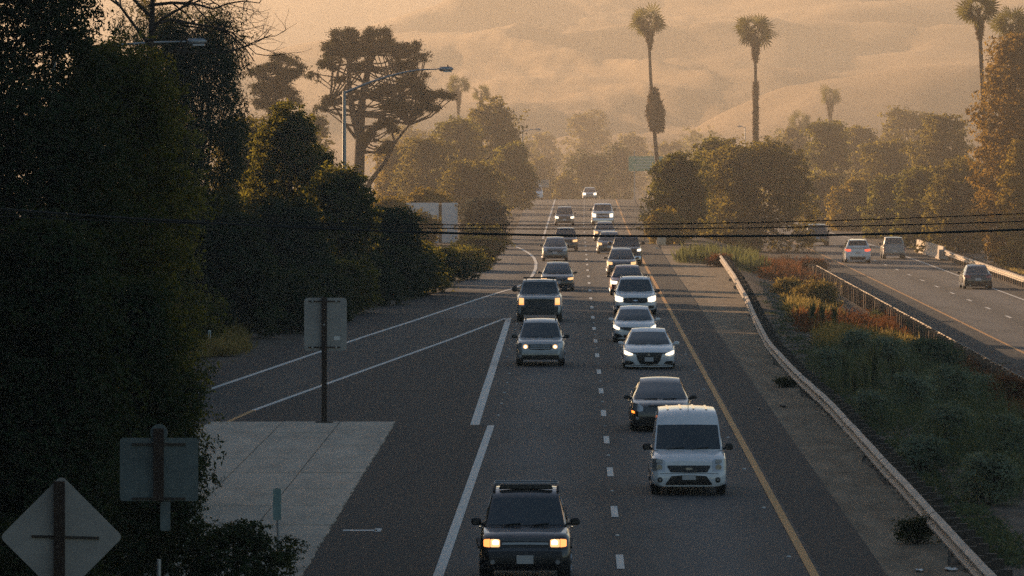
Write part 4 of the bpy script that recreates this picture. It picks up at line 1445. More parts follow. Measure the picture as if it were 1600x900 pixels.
TREES = {}
def tree(name, label, px, top, wpx, Y, leaf='leaf_dark', n=5000, size=.35, prof='dome', k=26, cr=None, z0=.12, seed=1, cat='tree', drop=None, d=None, aspect=.5, droop=0.0, bark='bark', group=None, trunk=True, shell=.68, spray=.62, flat=.8, hscale=1.0, extra=None):
    """A tree whose crown centre stands at photo column px, top at row `top`, wpx wide, Y metres away."""
    X = (px - 895) * Y / F
    zb = zg(X, Y) if Y < 690 else float(dip(Y)) - .05 - (RIGHT_DROP if X > 15 else 0)
    if drop is not None:
        zb = drop
    H = (HC - (top - 207) * Y / F) - zb
    W = wpx * Y / F
    rs = np.random.RandomState(seed * 7 + 1)
    cr = cr or W * .17
    cl = dome_clumps(rs, W, (d or W * .9), H, max(z0 * H, .25 * cr), k, cr, prof, flat)
    if extra is not None:
        cl = np.vstack([cl, extra])
    t = thing(name, label, cat, (X, Y, zb), 0, group)
    link('crown', crown_mesh('crown', cl, int(n * 1.7), size * .78, leaf, seed, aspect, droop, shell, cut=.02, spray=spray), t)
    if trunk:
        link('trunk', trunk_mesh(H * .62, max(.05, W * .03 if cat == 'tree' else W * .012), bark, rs, cl[::max(1, k // 9)]), t)
    return t

# ---- left side, from the camera outwards
G1 = 'dark trees along the left of the ramp'
NEAR = [
 ('broadleaf_tree', 'huge near-black tree filling the left edge of the view from top to bottom', 20, -190, 400, 118, 'leaf_dark', 100000, .14, 'column', 110, .95, .02),
 ('broadleaf_tree', 'broad dark tree right of the edge-filling giant, with bare branches above it', 172, 36, 240, 128, 'leaf_green', 70000, .14, 'dome', 80, .85, .02),
 ('gum_tree', 'tall gum tree with drooping dark foliage against the pale hill', 308, 0, 165, 236, 'leaf_dark', 24000, .26, 'spread', 52, .62, .38),
 ('broadleaf_tree', 'dark round tree below the gum tree, warm light catching its right side', 245, 165, 140, 190, 'leaf_green', 26000, .22, 'dome', 60, .8, .02),
 ('broadleaf_tree', 'dark mid-height tree at the far left, behind the diamond sign', 60, 330, 300, 104, 'leaf_dark', 36000, .15, 'dome', 70, .7, .0),
 ('broadleaf_tree', 'dark low tree behind the dull horizontal sign', 205, 430, 190, 108, 'leaf_dark', 26000, .14, 'dome', 60, .55, .0),
]
for i, (nm, lb, px, top, wp, Y, lf, n, sz, pf, k, cr_, z0) in enumerate(NEAR):
    tree(nm, lb, px, top, wp, Y, lf, n, sz, pf, k, cr_, z0, seed=20 + i, group=G1, bark='bark', droop=.5 if nm == 'gum_tree' else .1, aspect=.24 if nm == 'gum_tree' else .45, flat=1.9 if nm == 'gum_tree' else .8, shell=.35, spray=.8)

G2 = 'bushes along the ramp'
BUSH = [
 ('shrub', 'dark shrub at the bottom left whose twigs cross the concrete apron', 370, 815, 190, 97, 'leaf_dark', 9000, .09, 30, .30),
 ('shrub', 'dark bottom-left shrub below the dull horizontal sign', 250, 745, 200, 98, 'leaf_dark', 12000, .09, 36, .35),
 ('shrub', 'dark shrub under the diamond sign in the corner', 60, 800, 220, 92, 'leaf_dark', 12000, .09, 36, .35),
 ('shrub', 'dark shrub whose upper twigs reach the ramp beside the dull sign', 262, 560, 110, 128, 'leaf_dark', 12000, .12, 36, .40),
 ('shrub', 'little dark shrub at the foot of the narrow marker plate', 448, 838, 60, 109, 'leaf_dark', 900, .07, 14, .14),
 ('shrub', 'dark shrub left of the sunlit grass on the ramp edge', 240, 420, 130, 198, 'leaf_dark', 14000, .2, 36, .6),
 ('shrub', 'dark shrub right behind the sunlit grass on the ramp edge', 355, 330, 160, 232, 'leaf_dark', 20000, .22, 40, .7),
 ('shrub', 'olive shrub catching yellow light on the left, high above the ramp', 340, 285, 130, 262, 'leaf_olive', 14000, .24, 36, .7),
 ('shrub', 'dark shrub directly left of the tall rectangular sign', 445, 312, 140, 262, 'leaf_dark', 19000, .24, 40, .75),
 ('shrub', 'dark green shrub above the tall rectangular sign', 532, 262, 130, 285, 'leaf_green', 20000, .26, 36, .8),
 ('shrub', 'dark shrub at the ramp edge right of the tall rectangular sign', 604, 322, 120, 292, 'leaf_dark', 18000, .26, 40, .8),
 ('shrub', 'dark shrub at the ramp edge under the white shed', 655, 386, 70, 322, 'leaf_dark', 12000, .28, 40, .8),
 ('shrub', 'low dark green shrub nearest the curved white line', 728, 394, 60, 345, 'leaf_green', 9000, .28, 36, .7),
 ('shrub', 'olive shrub with yellow tips in front of the white shed', 655, 336, 58, 424, 'leaf_olive', 6000, .32, 26, .8),
 ('shrub', 'yellow-lit shrub at the left end of the white shed', 604, 308, 75, 416, 'leaf_yellow', 8000, .32, 30, .8),
 ('shrub', 'grey-green feathery shrub right of the white shed', 758, 310, 72, 428, 'leaf_grey', 9000, .30, 34, .9),
 ('shrub', 'green shrub below the grey feathery one beside the lane', 760, 356, 60, 408, 'leaf_green', 6000, .30, 28, .8),
 ('shrub', 'yellowish shrub between pine trunk and white shed', 668, 296, 70, 452, 'leaf_yellow', 7000, .34, 28, .9),
]
for i, (nm, lb, px, top, wp, Y, lf, n, sz, k, cr_) in enumerate(BUSH):
    tree(nm, lb, px, top, wp, Y, lf, n, sz, 'dome', k, cr_, .0, seed=60 + i, cat='shrub', group=G2)
BANK = [('dark shrub of the ramp bank just behind the sunlit dry grass', 205, 2.2), ('dark shrub of the ramp bank, first right of the sunlit dry grass', 222, 2.4), ('dark shrub of the ramp bank, left of the tall sign plate', 238, 2.5),
        ('dark shrub of the ramp bank directly behind the tall sign plate', 252, 2.3), ('dark shrub of the ramp bank just right of the tall sign plate', 264, 2.6), ('dark shrub of the ramp bank midway between sign plate and curved line', 276, 2.6),
        ('dark shrub of the ramp bank below the long cable, above the outer ramp line', 287, 2.7), ('dark shrub of the ramp bank where the pavement edge bends', 298, 2.6), ('dark shrub of the ramp bank below the white shed, nearer one', 310, 2.1),
        ('dark shrub of the ramp bank below the white shed, farther one', 324, 1.6), ('dark shrub of the ramp bank left of the curved white line', 342, 1.3), ('dark shrub of the ramp bank level with the mid grey hatchback', 364, 1.0), ('dark shrub of the ramp bank right below the grey feathery shrub', 390, 1.2)]
for i, (lb, Y, h) in enumerate(BANK):
    X = float(np.interp(Y, [y for y, x in LB], [x for y, x in LB])) - (4.2 if Y < 225 else 1.5)
    tree('shrub', lb, 895 + X * F / Y, 207 + (HC - h - zg(X, Y)) * F / Y, 3.9 * F / Y, Y, ['leaf_dark', 'leaf_green', 'leaf_dark'][i % 3], 9000, .2, 'dome', 34, .62, .0, seed=230 + i, cat='shrub', group=G2)
tree('conifer', 'tall dense dark evergreen with yellow-lit crown edges left of the lamp pole', 455, 166, 255, 296, 'leaf_green', 36000, .26, 'ogive', 90, .95, .0, seed=90, group=G1)
tree('broadleaf_tree', 'olive tree with golden rim between gum tree and dense evergreen', 372, 178, 90, 330, 'leaf_olive', 16000, .28, 'dome', 44, .9, .0, seed=91, group=G1)

# unseen wood added past the left edge to shade the road and near air
def shade_wood():
    rs = np.random.RandomState(8)
    cl = []
    trunks = MB()
    for i in range(68):
        Y = -10 + 325 * (i + .5) / 68 + rs.uniform(-3, 3)
        X = min(-17 if Y < 50 else -24, -.1007 * Y - 8.5) - rs.rand() * 16
        H = rs.uniform(17, 23)
        c = dome_clumps(rs, rs.uniform(10, 14), 12, H, 1.0, 30, 2.2, 'column')
        z = zg(X, Y)
        c[:, :3] += (X, Y, z)
        cl.append(c)
        trunks.tube([(X, Y, z - .3), (X, Y, z + H * .7)], [.4, .2], 7)
    cl = np.vstack(cl)
    o = link('shade_wood', crown_mesh('shade_wood', cl, 200000, 1.3, 'leaf_dark', 9, .6))
    tag(o, kind='stuff')
    trunks.build('shade_wood_trunks', M['bark'], o)
shade_wood()

tree('gum_tree', 'thin brownish gum tree behind the bare branches at the top left', 226, -15, 130, 262, 'leaf_olive', 9000, .26, 'spread', 40, .6, .35, seed=95, group=G1, droop=.5, aspect=.24, flat=1.8, shell=.4)

# bare tree
def bare_tree(label, px, Y, seed):
    X = (px - 895) * Y / F
    zb = zg(X, Y)
    rs = np.random.RandomState(seed)
    t = thing('bare_tree', label, 'tree', (X, Y, zb))
    tr = MB()
    top = Vector((.4, 0, 12.6))
    tr.tube([(0, 0, -.3), (.1, 0, 3.5), (.25, 0, 9), top], [.22, .18, .10, .04], 8)
    link('trunk', tr.mesh('trunk', M['bark'], 60), t)
    br = MB()
    def grow(p, d, ln, r, lv):
        pts = [p]
        for q in range(3):
            d = (d + Vector(rs.normal(size=3) * .22) + Vector((0, 0, .05))).normalized()
            pts.append(pts[-1] + d * ln / 3)
        br.tube(pts, [r, r * .85, r * .7, r * .5], 5)
        if lv > 0:
            for q in range(3 if lv > 1 else 4):
                nd = (d + Vector(rs.normal(size=3) * .75)).normalized()
                grow(pts[rs.randint(1, 4)], nd, ln * .68, r * .5, lv - 1)
    for q in range(12):
        a = q * 2.4
        grow(Vector((.28, 0, 10.2 + q * .24)), Vector((math.cos(a) * .9 + .45, math.sin(a) * .6, .45)), 1.8, .045, 3)
    link('branches', br.mesh('branches', M['bark']), t)
bare_tree('bare dark tree whose leafless branches spread against the pale sky at the top left', 215, 134, 4)

# pines: forked trunks and flat plates of needles
def pine(label, px, Y, plates, trunk_pts, seed, n=16000, size=.34):
    X = (px - 895) * Y / F
    zb = zg(X, Y)
    s_ = Y / F
    t = thing('pine_tree', label, 'tree', (X, Y, zb), 0, 'umbrella-shaped pines')
    rs = np.random.RandomState(seed)
    zz = lambda y: HC - (y - 207) * s_ - zb
    cl = []
    for (x, y, rx, ry) in plates:
        cx, cz = (x - px) * s_, zz(y)
        rxm, rzm = rx * s_, ry * s_
        dep = rs.uniform(-1, 1) * 2.2
        m = max(6, int(rx / 2.1))
        for q in range(m):
            a = rs.rand() * 6.28
            cl.append((cx + math.cos(a) * rxm * .62 * rs.rand() ** .5, dep + math.sin(a) * rxm * .7, cz + rs.uniform(-.6, .6) * rzm + .5 * rzm * (1 - abs(math.cos(a))), rxm * rs.uniform(.15, .36), rxm * rs.uniform(.18, .4), rzm * rs.uniform(.18, .46)))
    link('crown', crown_mesh('crown', cl, int(n * 1.9), size * .8, 'needle', seed, .22, 0, .15, spray=.6), t)
    mb = MB()
    for pts, r0, r1 in trunk_pts:
        P = [((x - px) * s_, dy, zz(y)) for x, y, dy in pts]
        mb.tube(P, list(np.linspace(r0, r1, len(P))), 8)
    for c in cl[::2]:
        src = trunk_pts[rs.randint(0, len(trunk_pts))][0]
        best = min(src, key=lambda p: abs(zz(p[1]) + .6 - c[2]) + .3 * abs((p[0] - px) * s_ - c[0]))
        b = Vector(((best[0] - px) * s_, best[2], zz(best[1])))
        e = Vector(c[:3])
        m_ = b.lerp(e, .5) - Vector((0, 0, .10 * (e - b).length))
        mb.tube([b, m_, e], [.09, .06, .03], 5)
    link('trunk', mb.mesh('trunk', M['bark'], 60), t)
pine('broad umbrella-shaped pine with a forked trunk behind the street lamp', 562, 452,
     [(540, 62, 34, 16), (590, 58, 32, 16), (522, 80, 30, 16), (560, 84, 38, 18), (600, 78, 38, 18), (635, 84, 30, 15), (650, 74, 16, 9), (664, 90, 10, 9), (515, 100, 26, 12), (490, 120, 16, 9), (630, 105, 32, 12), (655, 118, 18, 9),
      (640, 135, 34, 14), (600, 146, 30, 12), (655, 152, 30, 14), (682, 152, 28, 11), (705, 152, 10, 6), (620, 168, 34, 14), (665, 172, 30, 12), (515, 162, 24, 11), (500, 172, 18, 7), (605, 200, 26, 16), (580, 215, 20, 20), (560, 110, 20, 10), (530, 125, 18, 8), (600, 232, 22, 16)],
     [([(560, 380, 0), (560, 300, 0), (562, 235, 0), (563, 200, 0), (566, 150, .2), (575, 110, .3), (584, 85, .4), (590, 65, .4)], .52, .12), ([(562, 215, 0), (552, 180, -.2), (546, 140, -.3), (545, 100, -.3), (542, 70, -.3)], .32, .10), ([(563, 225, 0), (540, 195, .5), (525, 170, .6), (515, 160, .6)], .16, .05),
      ([(562, 330, 0), (578, 285, -.4), (604, 250, -.8), (618, 222, -1.0), (640, 195, -1.0)], .26, .07),
      ([(563, 240, 0), (585, 205, -.6), (600, 175, -.7), (625, 150, -.8), (650, 135, -.8)], .22, .06)], 5, 21000, .40)
pine('smaller dark pine left of the umbrella-shaped one', 425, 478,
     [(440, 95, 26, 12), (465, 100, 18, 9), (420, 108, 30, 12), (400, 118, 22, 10), (450, 118, 28, 11), (430, 135, 34, 13), (470, 112, 14, 8), (405, 140, 22, 11), (445, 150, 28, 10), (460, 160, 18, 7), (420, 165, 30, 12), (435, 185, 26, 11)],
     [([(425, 365, 0), (426, 220, 0), (428, 170, 0), (432, 130, 0), (440, 96, 0)], .40, .10), ([(427, 190, 0), (410, 150, .4), (402, 120, .4)], .2, .06)], 6, 10000, .40)

# ---- hazy trees beyond
G3 = 'hazy trees left of the crest'
FAR_L = [
 ('hazy olive tree directly right of the umbrella-shaped pine', 668, 212, 110, 585, 'leaf_olive', 7000, .5),
 ('tallest hazy tree of the far left group, just left of the lanes', 768, 152, 105, 660, 'leaf_olive', 8000, .55),
 ('hazy tree between the tallest far one and the pine', 715, 182, 90, 640, 'leaf_green', 6500, .55),
 ('darker hazy tree nearest the lanes above the side road', 800, 222, 75, 620, 'leaf_green', 6500, .5),
 ('low hazy tree behind the grey feathery shrub', 735, 248, 110, 540, 'leaf_olive', 7000, .45),
 ('pale hazy tree behind the pine trunk', 622, 225, 80, 600, 'leaf_yellow', 5000, .5),
 ('hazy dull tree between the two pines', 492, 178, 60, 560, 'leaf_olive', 4500, .5),
 ('hazy tree far behind the smaller pine', 400, 185, 110, 540, 'leaf_olive', 6000, .5),
]
for i, (lb, px, top, wp, Y, lf, n, sz) in enumerate(FAR_L):
    tree('broadleaf_tree', lb, px, top, wp, Y, lf, n, sz, 'dome', 40, None, .0, seed=110 + i, group=G3, bark='bark_pale')
G4 = 'hazy trees beyond the crest'
for i, (lb, px, top, wp, Y, lf, n, sz) in enumerate([
 ('broad dark hazy tree in the middle beyond the crest', 915, 232, 95, 860, 'leaf_dark', 6000, .6),
 ('rounded hazy tree right of the broad one beyond the crest', 968, 226, 66, 900, 'leaf_dark', 4500, .6),
 ('low hazy bush at the left foot of the broad one beyond the crest', 884, 270, 50, 840, 'leaf_olive', 3500, .55),
 ('very faint distant tree high above the lanes on the hill foot', 915, 172, 90, 1180, 'leaf_olive', 4500, .85),
 ('very faint low distant tree left of the lanes on the hill foot', 850, 205, 60, 1150, 'leaf_olive', 3000, .85)]):
    tree('broadleaf_tree', lb, px, top, wp, Y, lf, n, sz, 'dome', 34, None, .0, seed=130 + i, group=G4, bark='bark_pale', drop=(None if Y < 1000 else zg((px - 895) * Y / F, Y)))

FOOT = [('faint distant tree at the hill foot, left of the curved palm trunk', 985, 205, 60, 1120), ('faint distant tree at the hill foot between the two tall palms', 1095, 200, 95, 1080), ('faint low distant tree at the hill foot by the curved palm', 1045, 215, 70, 1050),
        ('faint distant tree at the hill foot just right of the straight palm', 1215, 205, 80, 1000), ('faint distant tree at the hill foot far left of the crest', 640, 190, 110, 900), ('faint wide distant tree behind the tallest far left one', 800, 215, 90, 1000), ('faint low distant tree above the wagon on the side road', 842, 246, 60, 900)]
for i, (lb, px, top, wp, Y) in enumerate(FOOT):
    tree('broadleaf_tree', lb, px, top, wp, Y, ['leaf_olive', 'leaf_green'][i % 2], 4500, .7, 'dome', 34, None, .0, seed=260 + i, group='faint trees at the hill foot', bark='bark_pale', drop=zg((px - 895) * Y / F, Y))

# ---- median trees
G5 = 'round trees in the median'
tree('broadleaf_tree', 'left of the round median trees, yellow-lit along the lanes', 1055, 238, 100, 444, 'leaf_green', 13000, .36, 'dome', 56, 1.0, .0, seed=150, group=G5)
tree('broadleaf_tree', 'largest round dark tree of the median, right of centre', 1182, 218, 195, 462, 'leaf_olive', 26000, .36, 'dome', 90, 1.25, .0, seed=151, group=G5)
tree('broadleaf_tree', 'taller median tree peeking up behind the two round ones', 1120, 208, 78, 492, 'leaf_green', 9000, .36, 'dome', 40, 1.0, .0, seed=152, group=G5)
tree('shrub', 'low yellow-green shrub at the foot of the left median tree', 1040, 328, 60, 428, 'leaf_yellow', 5000, .32, 'dome', 26, .7, .0, seed=153, cat='shrub', group=G5)

# ---- right side
G6 = 'trees right of the opposite road'
RIGHT = [
 ('tall orange-lit tree at the right edge of the view', 1596, 46, 165, 402, 'leaf_orange', 46000, .32, 'dome', 100),
 ('bright yellow-green climber-covered tree at the right edge, low', 1592, 215, 62, 396, 'leaf_yellow', 9000, .32, 'dome', 40),
 ('dark olive tree left of the orange-lit one', 1500, 245, 110, 455, 'leaf_olive', 15000, .38, 'dome', 56),
 ('green tree above the sunlit guardrail', 1442, 262, 95, 478, 'leaf_green', 12000, .38, 'dome', 50),
 ('olive tree rising behind the green one on the right', 1475, 172, 110, 560, 'leaf_olive', 12000, .46, 'dome', 50),
 ('hazy rounded tree right of the tall hazy column', 1385, 212, 105, 600, 'leaf_olive', 10000, .5, 'dome', 46),
 ('green-gold tree behind the concrete barrier', 1390, 275, 80, 520, 'leaf_green', 9000, .42, 'dome', 44),
 ('tall narrow hazy tree below the shaggy far palm', 1294, 184, 72, 640, 'leaf_green', 9000, .5, 'column', 46),
 ('gold-tipped bush-like tree at the road edge behind the white sport utility', 1335, 278, 80, 560, 'leaf_yellow', 8000, .45, 'dome', 40),
 ('low olive tree where the opposite road disappears', 1285, 272, 70, 600, 'leaf_olive', 7000, .48, 'dome', 36),
 ('faint tree between the far palms', 1242, 196, 70, 760, 'leaf_olive', 6000, .6, 'dome', 36),
 ('faint wide tree on the far right below the pale ridge', 1420, 165, 130, 760, 'leaf_olive', 8000, .62, 'dome', 44),
 ('faint round tree right of the narrow hazy one', 1345, 195, 80, 720, 'leaf_olive', 6000, .6, 'dome', 36),
]
for i, (lb, px, top, wp, Y, lf, n, sz, pf, k) in enumerate(RIGHT):
    tree('broadleaf_tree', lb, px, top, wp, Y, lf, n, sz, pf, k, None, .0, seed=170 + i, group=G6, bark='bark_pale', drop=-RIGHT_DROP - .1 + (float(dip(Y)) if Y > 700 else 0))

# ---- fan palms
def frond_mesh(seed, petiole=1.0, blade=1.2, nb=11):
    rs = np.random.RandomState(seed)
    V, T = [], []
    def quad(a, b, c, d, t):
        V.extend([a, b, c, d]); T.append(t)
    for sx in ((-1, 1),):
        quad((-.03, 0, 0), (.03, 0, 0), (.02, petiole, -.02), (-.02, petiole, -.02), .2)
    for k in range(nb):
        a = R(-100 + 200 * k / (nb - 1))
        ln = blade * (1 - .25 * abs(a) / 1.75) * rs.uniform(.9, 1.1)
        w = .058 * blade
        dx, dy = math.sin(a), math.cos(a)
        px_, py_ = dy, -dx
        o = np.array([0, petiole, -.02])
        m_ = o + np.array([dx, dy, 0]) * ln * .62 + np.array([0, 0, -.04 * ln])
        e = o + np.array([dx, dy, 0]) * ln * .98 + np.array([0, 0, -.16 * ln])
        s_ = np.array([px_, py_, 0]) * w
        t = .3 + .7 * rs.rand()
        quad(tuple(o - s_ * .15), tuple(o + s_ * .15), tuple(m_ + s_), tuple(m_ - s_), t)
        quad(tuple(m_ - s_), tuple(m_ + s_), tuple(e + s_ * .12), tuple(e - s_ * .12), t * .9)
    return quads_mesh('frond', np.array(V, float), M['palm_leaf'], np.array(T))
FRONDS = [frond_mesh(300 + i) for i in range(3)]

def palm(label, Y, base_px, crown_px, crown_y, crown_w, seed, skirt=(1.0, 1.6), nf=42, base_z=None, thick=.22, thatch=None, stump=None, bend=0.0, detail=True):
    s_ = Y / F
    X = (base_px - 895) * s_
    zb = (zg(X, Y) if Y < 690 else float(dip(Y))) if base_z is None else base_z
    t = thing('fan_palm', label, 'palm', (X, Y, zb), 0, 'fan palms')
    rs = np.random.RandomState(seed)
    zc = HC - (crown_y - 207) * s_ - zb
    xc = (crown_px - base_px) * s_
    Rr = crown_w * s_ / 2
    at = lambda u: (xc * u + bend * math.sin(u * math.pi), 0, -.3 + (zc + .3) * u)
    us = np.linspace(0, 1, 14)
    rad = [thick * (1.35 - .65 * u) for u in us]
    link('trunk', MB().tube([at(u) for u in us], rad, 9).mesh('trunk', M['palm_bark'], 60), t)
    sc = Rr / 2.0
    for k in range(nf):
        f = (k + .5) / nf
        el = R(84 - 158 * f ** .9 + rs.uniform(-9, 9))
        az = k * 2.39996 + rs.uniform(-.3, .3)
        o = link('frond', FRONDS[k % 3], t, (xc, 0, zc))
        o.rotation_euler = (el, rs.choice([-1, 1]) * rs.uniform(.25, 1.35), az)
        q = sc * rs.uniform(.90, 1.16) * (1.0 if f < .7 else .92)
        o.scale = (q, q, q)
    def hang(z1, z0, r1, r0, n, nm, ln, top_r=None):
        f = rs.rand(n)
        z = z1 + (z0 - z1) * f
        a = rs.rand(n) * 6.283
        r = (r1 + (r0 - r1) * f) * (.55 + .45 * rs.rand(n))
        u = np.clip(z / zc, 0, 1)
        pos = np.stack([xc * u + np.cos(a) * r, np.sin(a) * r, z], 1)
        out = np.stack([np.cos(a), np.sin(a), np.zeros(n) + .1], 1)
        V = leaves(rs, pos, out, ln, .22, .9, .4)
        link(nm, quads_mesh(nm, V, M['thatch'], rs.rand(n)), t)
    hang(zc - .45 * Rr, zc - (skirt[1] + .30) * Rr, skirt[0] * Rr * .42, .10, 900 if detail else 300, 'dead_frond_skirt', .75 * sc)
    if thatch:
        (y1, y0, wpx) = thatch
        a, b = HC - (y1 - 207) * s_ - zb, HC - (y0 - 207) * s_ - zb
        mid = a + (b - a) * .55
        w_ = wpx * s_ / 2
        hang(a, mid, .35, w_ * 1.1, 700, 'hanging_thatch', .9)
        hang(mid, b, w_ * 1.15, w_ * .8, 800, 'hanging_thatch', .9)
    if stump:
        (y1, y0, wpx) = stump
        a, b = HC - (y1 - 207) * s_ - zb, HC - (y0 - 207) * s_ - zb
        hang(a, b, wpx * s_ / 2, wpx * s_ / 2 * 1.05, 1500, 'trunk_thatch', .6)
    return t
palm('tall slightly curved fan palm with a shaggy bulge halfway up its trunk', 600, 1036, 1013, 35, 58, 1, (.62, 1.05), 42, thatch=(140, 203, 27), bend=-.25, thick=.20)
palm('tall straight fan palm with a thick thatched lower trunk behind the median trees', 590, 1182, 1180, 48, 66, 2, (.55, 1.1), 42, stump=(129, 262, 9), thick=.20)
palm('fan palm at the upper right in front of the orange-lit tree', 430, 1549, 1529, 14, 66, 3, (.6, 1.05), 42, base_z=-1.4, thick=.2)
palm('stout fan palm behind the top of the orange-lit tree', 440, 1580, 1580, 38, 64, 4, (.5, .9), 40, base_z=-1.4, thick=.22)
palm('shaggy hazy palm standing over the narrow hazy tree', 850, 1298, 1297, 150, 38, 5, (.95, 1.9), 30, detail=False)
palm('faint low palm left of the shaggy hazy one', 860, 1250, 1250, 190, 40, 6, (.6, 1.2), 26, detail=False)
palm('left of two faint palms above the far left trees', 800, 717, 716, 134, 40, 7, (.8, 1.7), 28, detail=False)
palm('right of two faint palms above the far left trees', 820, 752, 752, 146, 32, 8, (.6, 1.2), 24, detail=False)

# ---- weeds, grasses and low plants
def tufts(name, pts, hts, mat, blade_w, nb, seed, lean=.35, kind='stuff', label=None, spread=.18, taper=1.0):
    """Upright clumps of blades: every clump has nb blades rising from its point."""
    rs = np.random.RandomState(seed)
    pts = np.asarray(pts, float)
    n = len(pts)
    idx = np.repeat(np.arange(n), nb)
    m = len(idx)
    h = np.asarray(hts)[idx] * rs.uniform(.45, 1.05, m)
    b = pts[idx] + np.stack([rs.normal(0, spread, m), rs.normal(0, spread, m), np.zeros(m)], 1)
    b[:, 2] += h * .25 * rs.rand(m) * taper
    a = rs.rand(m) * 6.283
    d = unit(np.stack([rs.normal(0, lean, m), rs.normal(0, lean, m), np.ones(m)], 1))
    s_ = np.stack([np.cos(a), np.sin(a), np.zeros(m)], 1) * (blade_w * rs.uniform(.6, 1.3, m))[:, None]
    p0, p1, p2 = b, b + d * (h * .55)[:, None], b + d * h[:, None] + np.stack([rs.normal(0, .06, m), rs.normal(0, .06, m), np.zeros(m)], 1)
    V = np.stack([p0, p1 - s_, p2, p1 + s_], 1).reshape(-1, 3)
    t = np.clip(.5 * rs.rand(m) + .5 * rs.rand(n)[idx], 0, 1)
    return quads_mesh(name, V, M[mat], t)

def scatter(poly, n, seed, drop=.65):
    """n ground points inside a photo-surveyed outline, spread evenly over the picture."""
    rs = np.random.RandomState(seed)
    poly = np.array(poly, float)
    lo, hi = poly.min(0), poly.max(0)
    out = []
    while len(out) < n:
        p = lo + (hi - lo) * rs.rand(2)
        c = False
        j = len(poly) - 1
        for i in range(len(poly)):
            if (poly[i, 1] > p[1]) != (poly[j, 1] > p[1]) and p[0] < (poly[j, 0] - poly[i, 0]) * (p[1] - poly[i, 1]) / (poly[j, 1] - poly[i, 1]) + poly[i, 0]:
                c = not c
            j = i
        if c:
            x, y = on_road(p[0], p[1], drop)
            x, y = on_road(p[0], p[1], -zg(x, y))
            if rail_x(min(y, 359)) + .7 < x < xr2(y) - .3 or x < 4 or x > 29 or y > 362 and x < 15.5:
                out.append((x, y, zg(x, y)))
    return np.array(out)

def patch(name, poly, n, hlo, hhi, mat, bw, nb, seed, lean=.35, spread=.18):
    p = scatter(poly, n, seed)
    rs = np.random.RandomState(seed + 1)
    me = tufts(name, p, rs.uniform(hlo, hhi, n), mat, bw, nb, seed, lean, spread=spread)
    tag(link(name, me), kind='stuff')
patch('green_weeds', [(1268, 545), (1420, 545), (1500, 560), (1600, 640), (1600, 800), (1560, 800), (1470, 730), (1380, 660), (1290, 600)], 240, .4, .95, 'weed_dark', .016, 26, 1, .6, .25)
patch('green_weeds', [(1060, 408), (1118, 405), (1122, 416), (1060, 416)], 50, .7, 1.3, 'weed_green', .04, 26, 2, .3)
patch('green_weeds', [(1128, 408), (1178, 412), (1195, 435), (1165, 430), (1140, 420)], 55, .7, 1.35, 'weed_green', .04, 26, 3, .3)
patch('dry_red_weeds', [(1165, 412), (1230, 408), (1290, 420), (1300, 440), (1255, 446), (1190, 440)], 120, .35, .85, 'weed_red', .03, 22, 4, .6)
patch('dry_red_weeds', [(1238, 505), (1330, 495), (1400, 505), (1425, 530), (1330, 532), (1250, 524)], 140, .3, .75, 'weed_red', .025, 24, 5, .6)
patch('dry_red_weeds', [(1505, 580), (1560, 590), (1600, 612), (1600, 660), (1560, 640), (1520, 610)], 90, .4, .95, 'weed_red', .02, 24, 6, .5)
patch('dry_gold_grass', [(1280, 528), (1400, 532), (1440, 545), (1400, 556), (1290, 552)], 380, .35, .8, 'weed_gold', .025, 26, 7, .4)
patch('dry_gold_grass', [(1220, 470), (1300, 486), (1320, 496), (1240, 500)], 160, .25, .6, 'weed_gold', .03, 22, 8, .5)
patch('dry_gold_grass', [(285, 548), (330, 530), (378, 528), (384, 552), (330, 562), (285, 575)], 200, .3, .8, 'weed_gold', .03, 24, 9, .5)  # dry grass; its gold colour also stands in for sunlight blocked here
patch('dry_gold_grass', [(1560, 420), (1600, 430), (1600, 455), (1570, 445)], 120, .2, .5, 'weed_gold', .03, 22, 10, .5)
patch('dark_ground_weeds', [(1180, 445), (1215, 445), (1300, 560), (1420, 700), (1600, 860), (1600, 895), (1560, 880), (1400, 730), (1280, 610), (1215, 520)], 700, .06, .22, 'weed_dark', .03, 16, 11, .9)
patch('dark_ground_weeds', [(1300, 430), (1340, 440), (1500, 540), (1490, 552), (1380, 500)], 260, .2, .5, 'weed_dark', .03, 18, 12, .6)

def clumps_patch(name, poly, n, r0, r1, mat, size, per, seed):
    p = scatter(poly, n, seed)
    rs = np.random.RandomState(seed)
    r = rs.uniform(r0, r1, n) * (.6 + .8 * rs.rand(n))
    cl = np.concatenate([p + np.stack([np.zeros(n), np.zeros(n), r * .35], 1), np.stack([r, r, r * rs.uniform(.6, 1.2, n)], 1)], 1)
    tag(link(name, crown_mesh(name, cl, n * per, size, mat, seed, .32, 0, .4)), kind='stuff')
clumps_patch('green_shrubs', [(1268, 555), (1420, 550), (1500, 570), (1600, 650), (1600, 800), (1560, 800), (1470, 740), (1380, 670), (1290, 610)], 170, .45, 1.0, 'weed_dark', .085, 480, 21)
clumps_patch('dry_red_shrubs', [(1165, 412), (1230, 408), (1290, 420), (1300, 440), (1255, 446), (1190, 440)], 50, .35, .7, 'weed_red', .13, 260, 22)
clumps_patch('dry_red_shrubs', [(1238, 508), (1330, 495), (1400, 505), (1425, 530), (1330, 532), (1250, 524)], 60, .3, .6, 'weed_red', .10, 260, 23)
clumps_patch('dry_red_shrubs', [(1505, 580), (1560, 590), (1600, 612), (1600, 660), (1560, 640), (1520, 610)], 36, .35, .75, 'weed_red', .09, 300, 24)
clumps_patch('grey_green_shrubs', [(1060, 400), (1118, 400), (1125, 415), (1180, 412), (1190, 432), (1150, 425), (1060, 414)], 36, .4, .8, 'weed_green', .12, 300, 25)
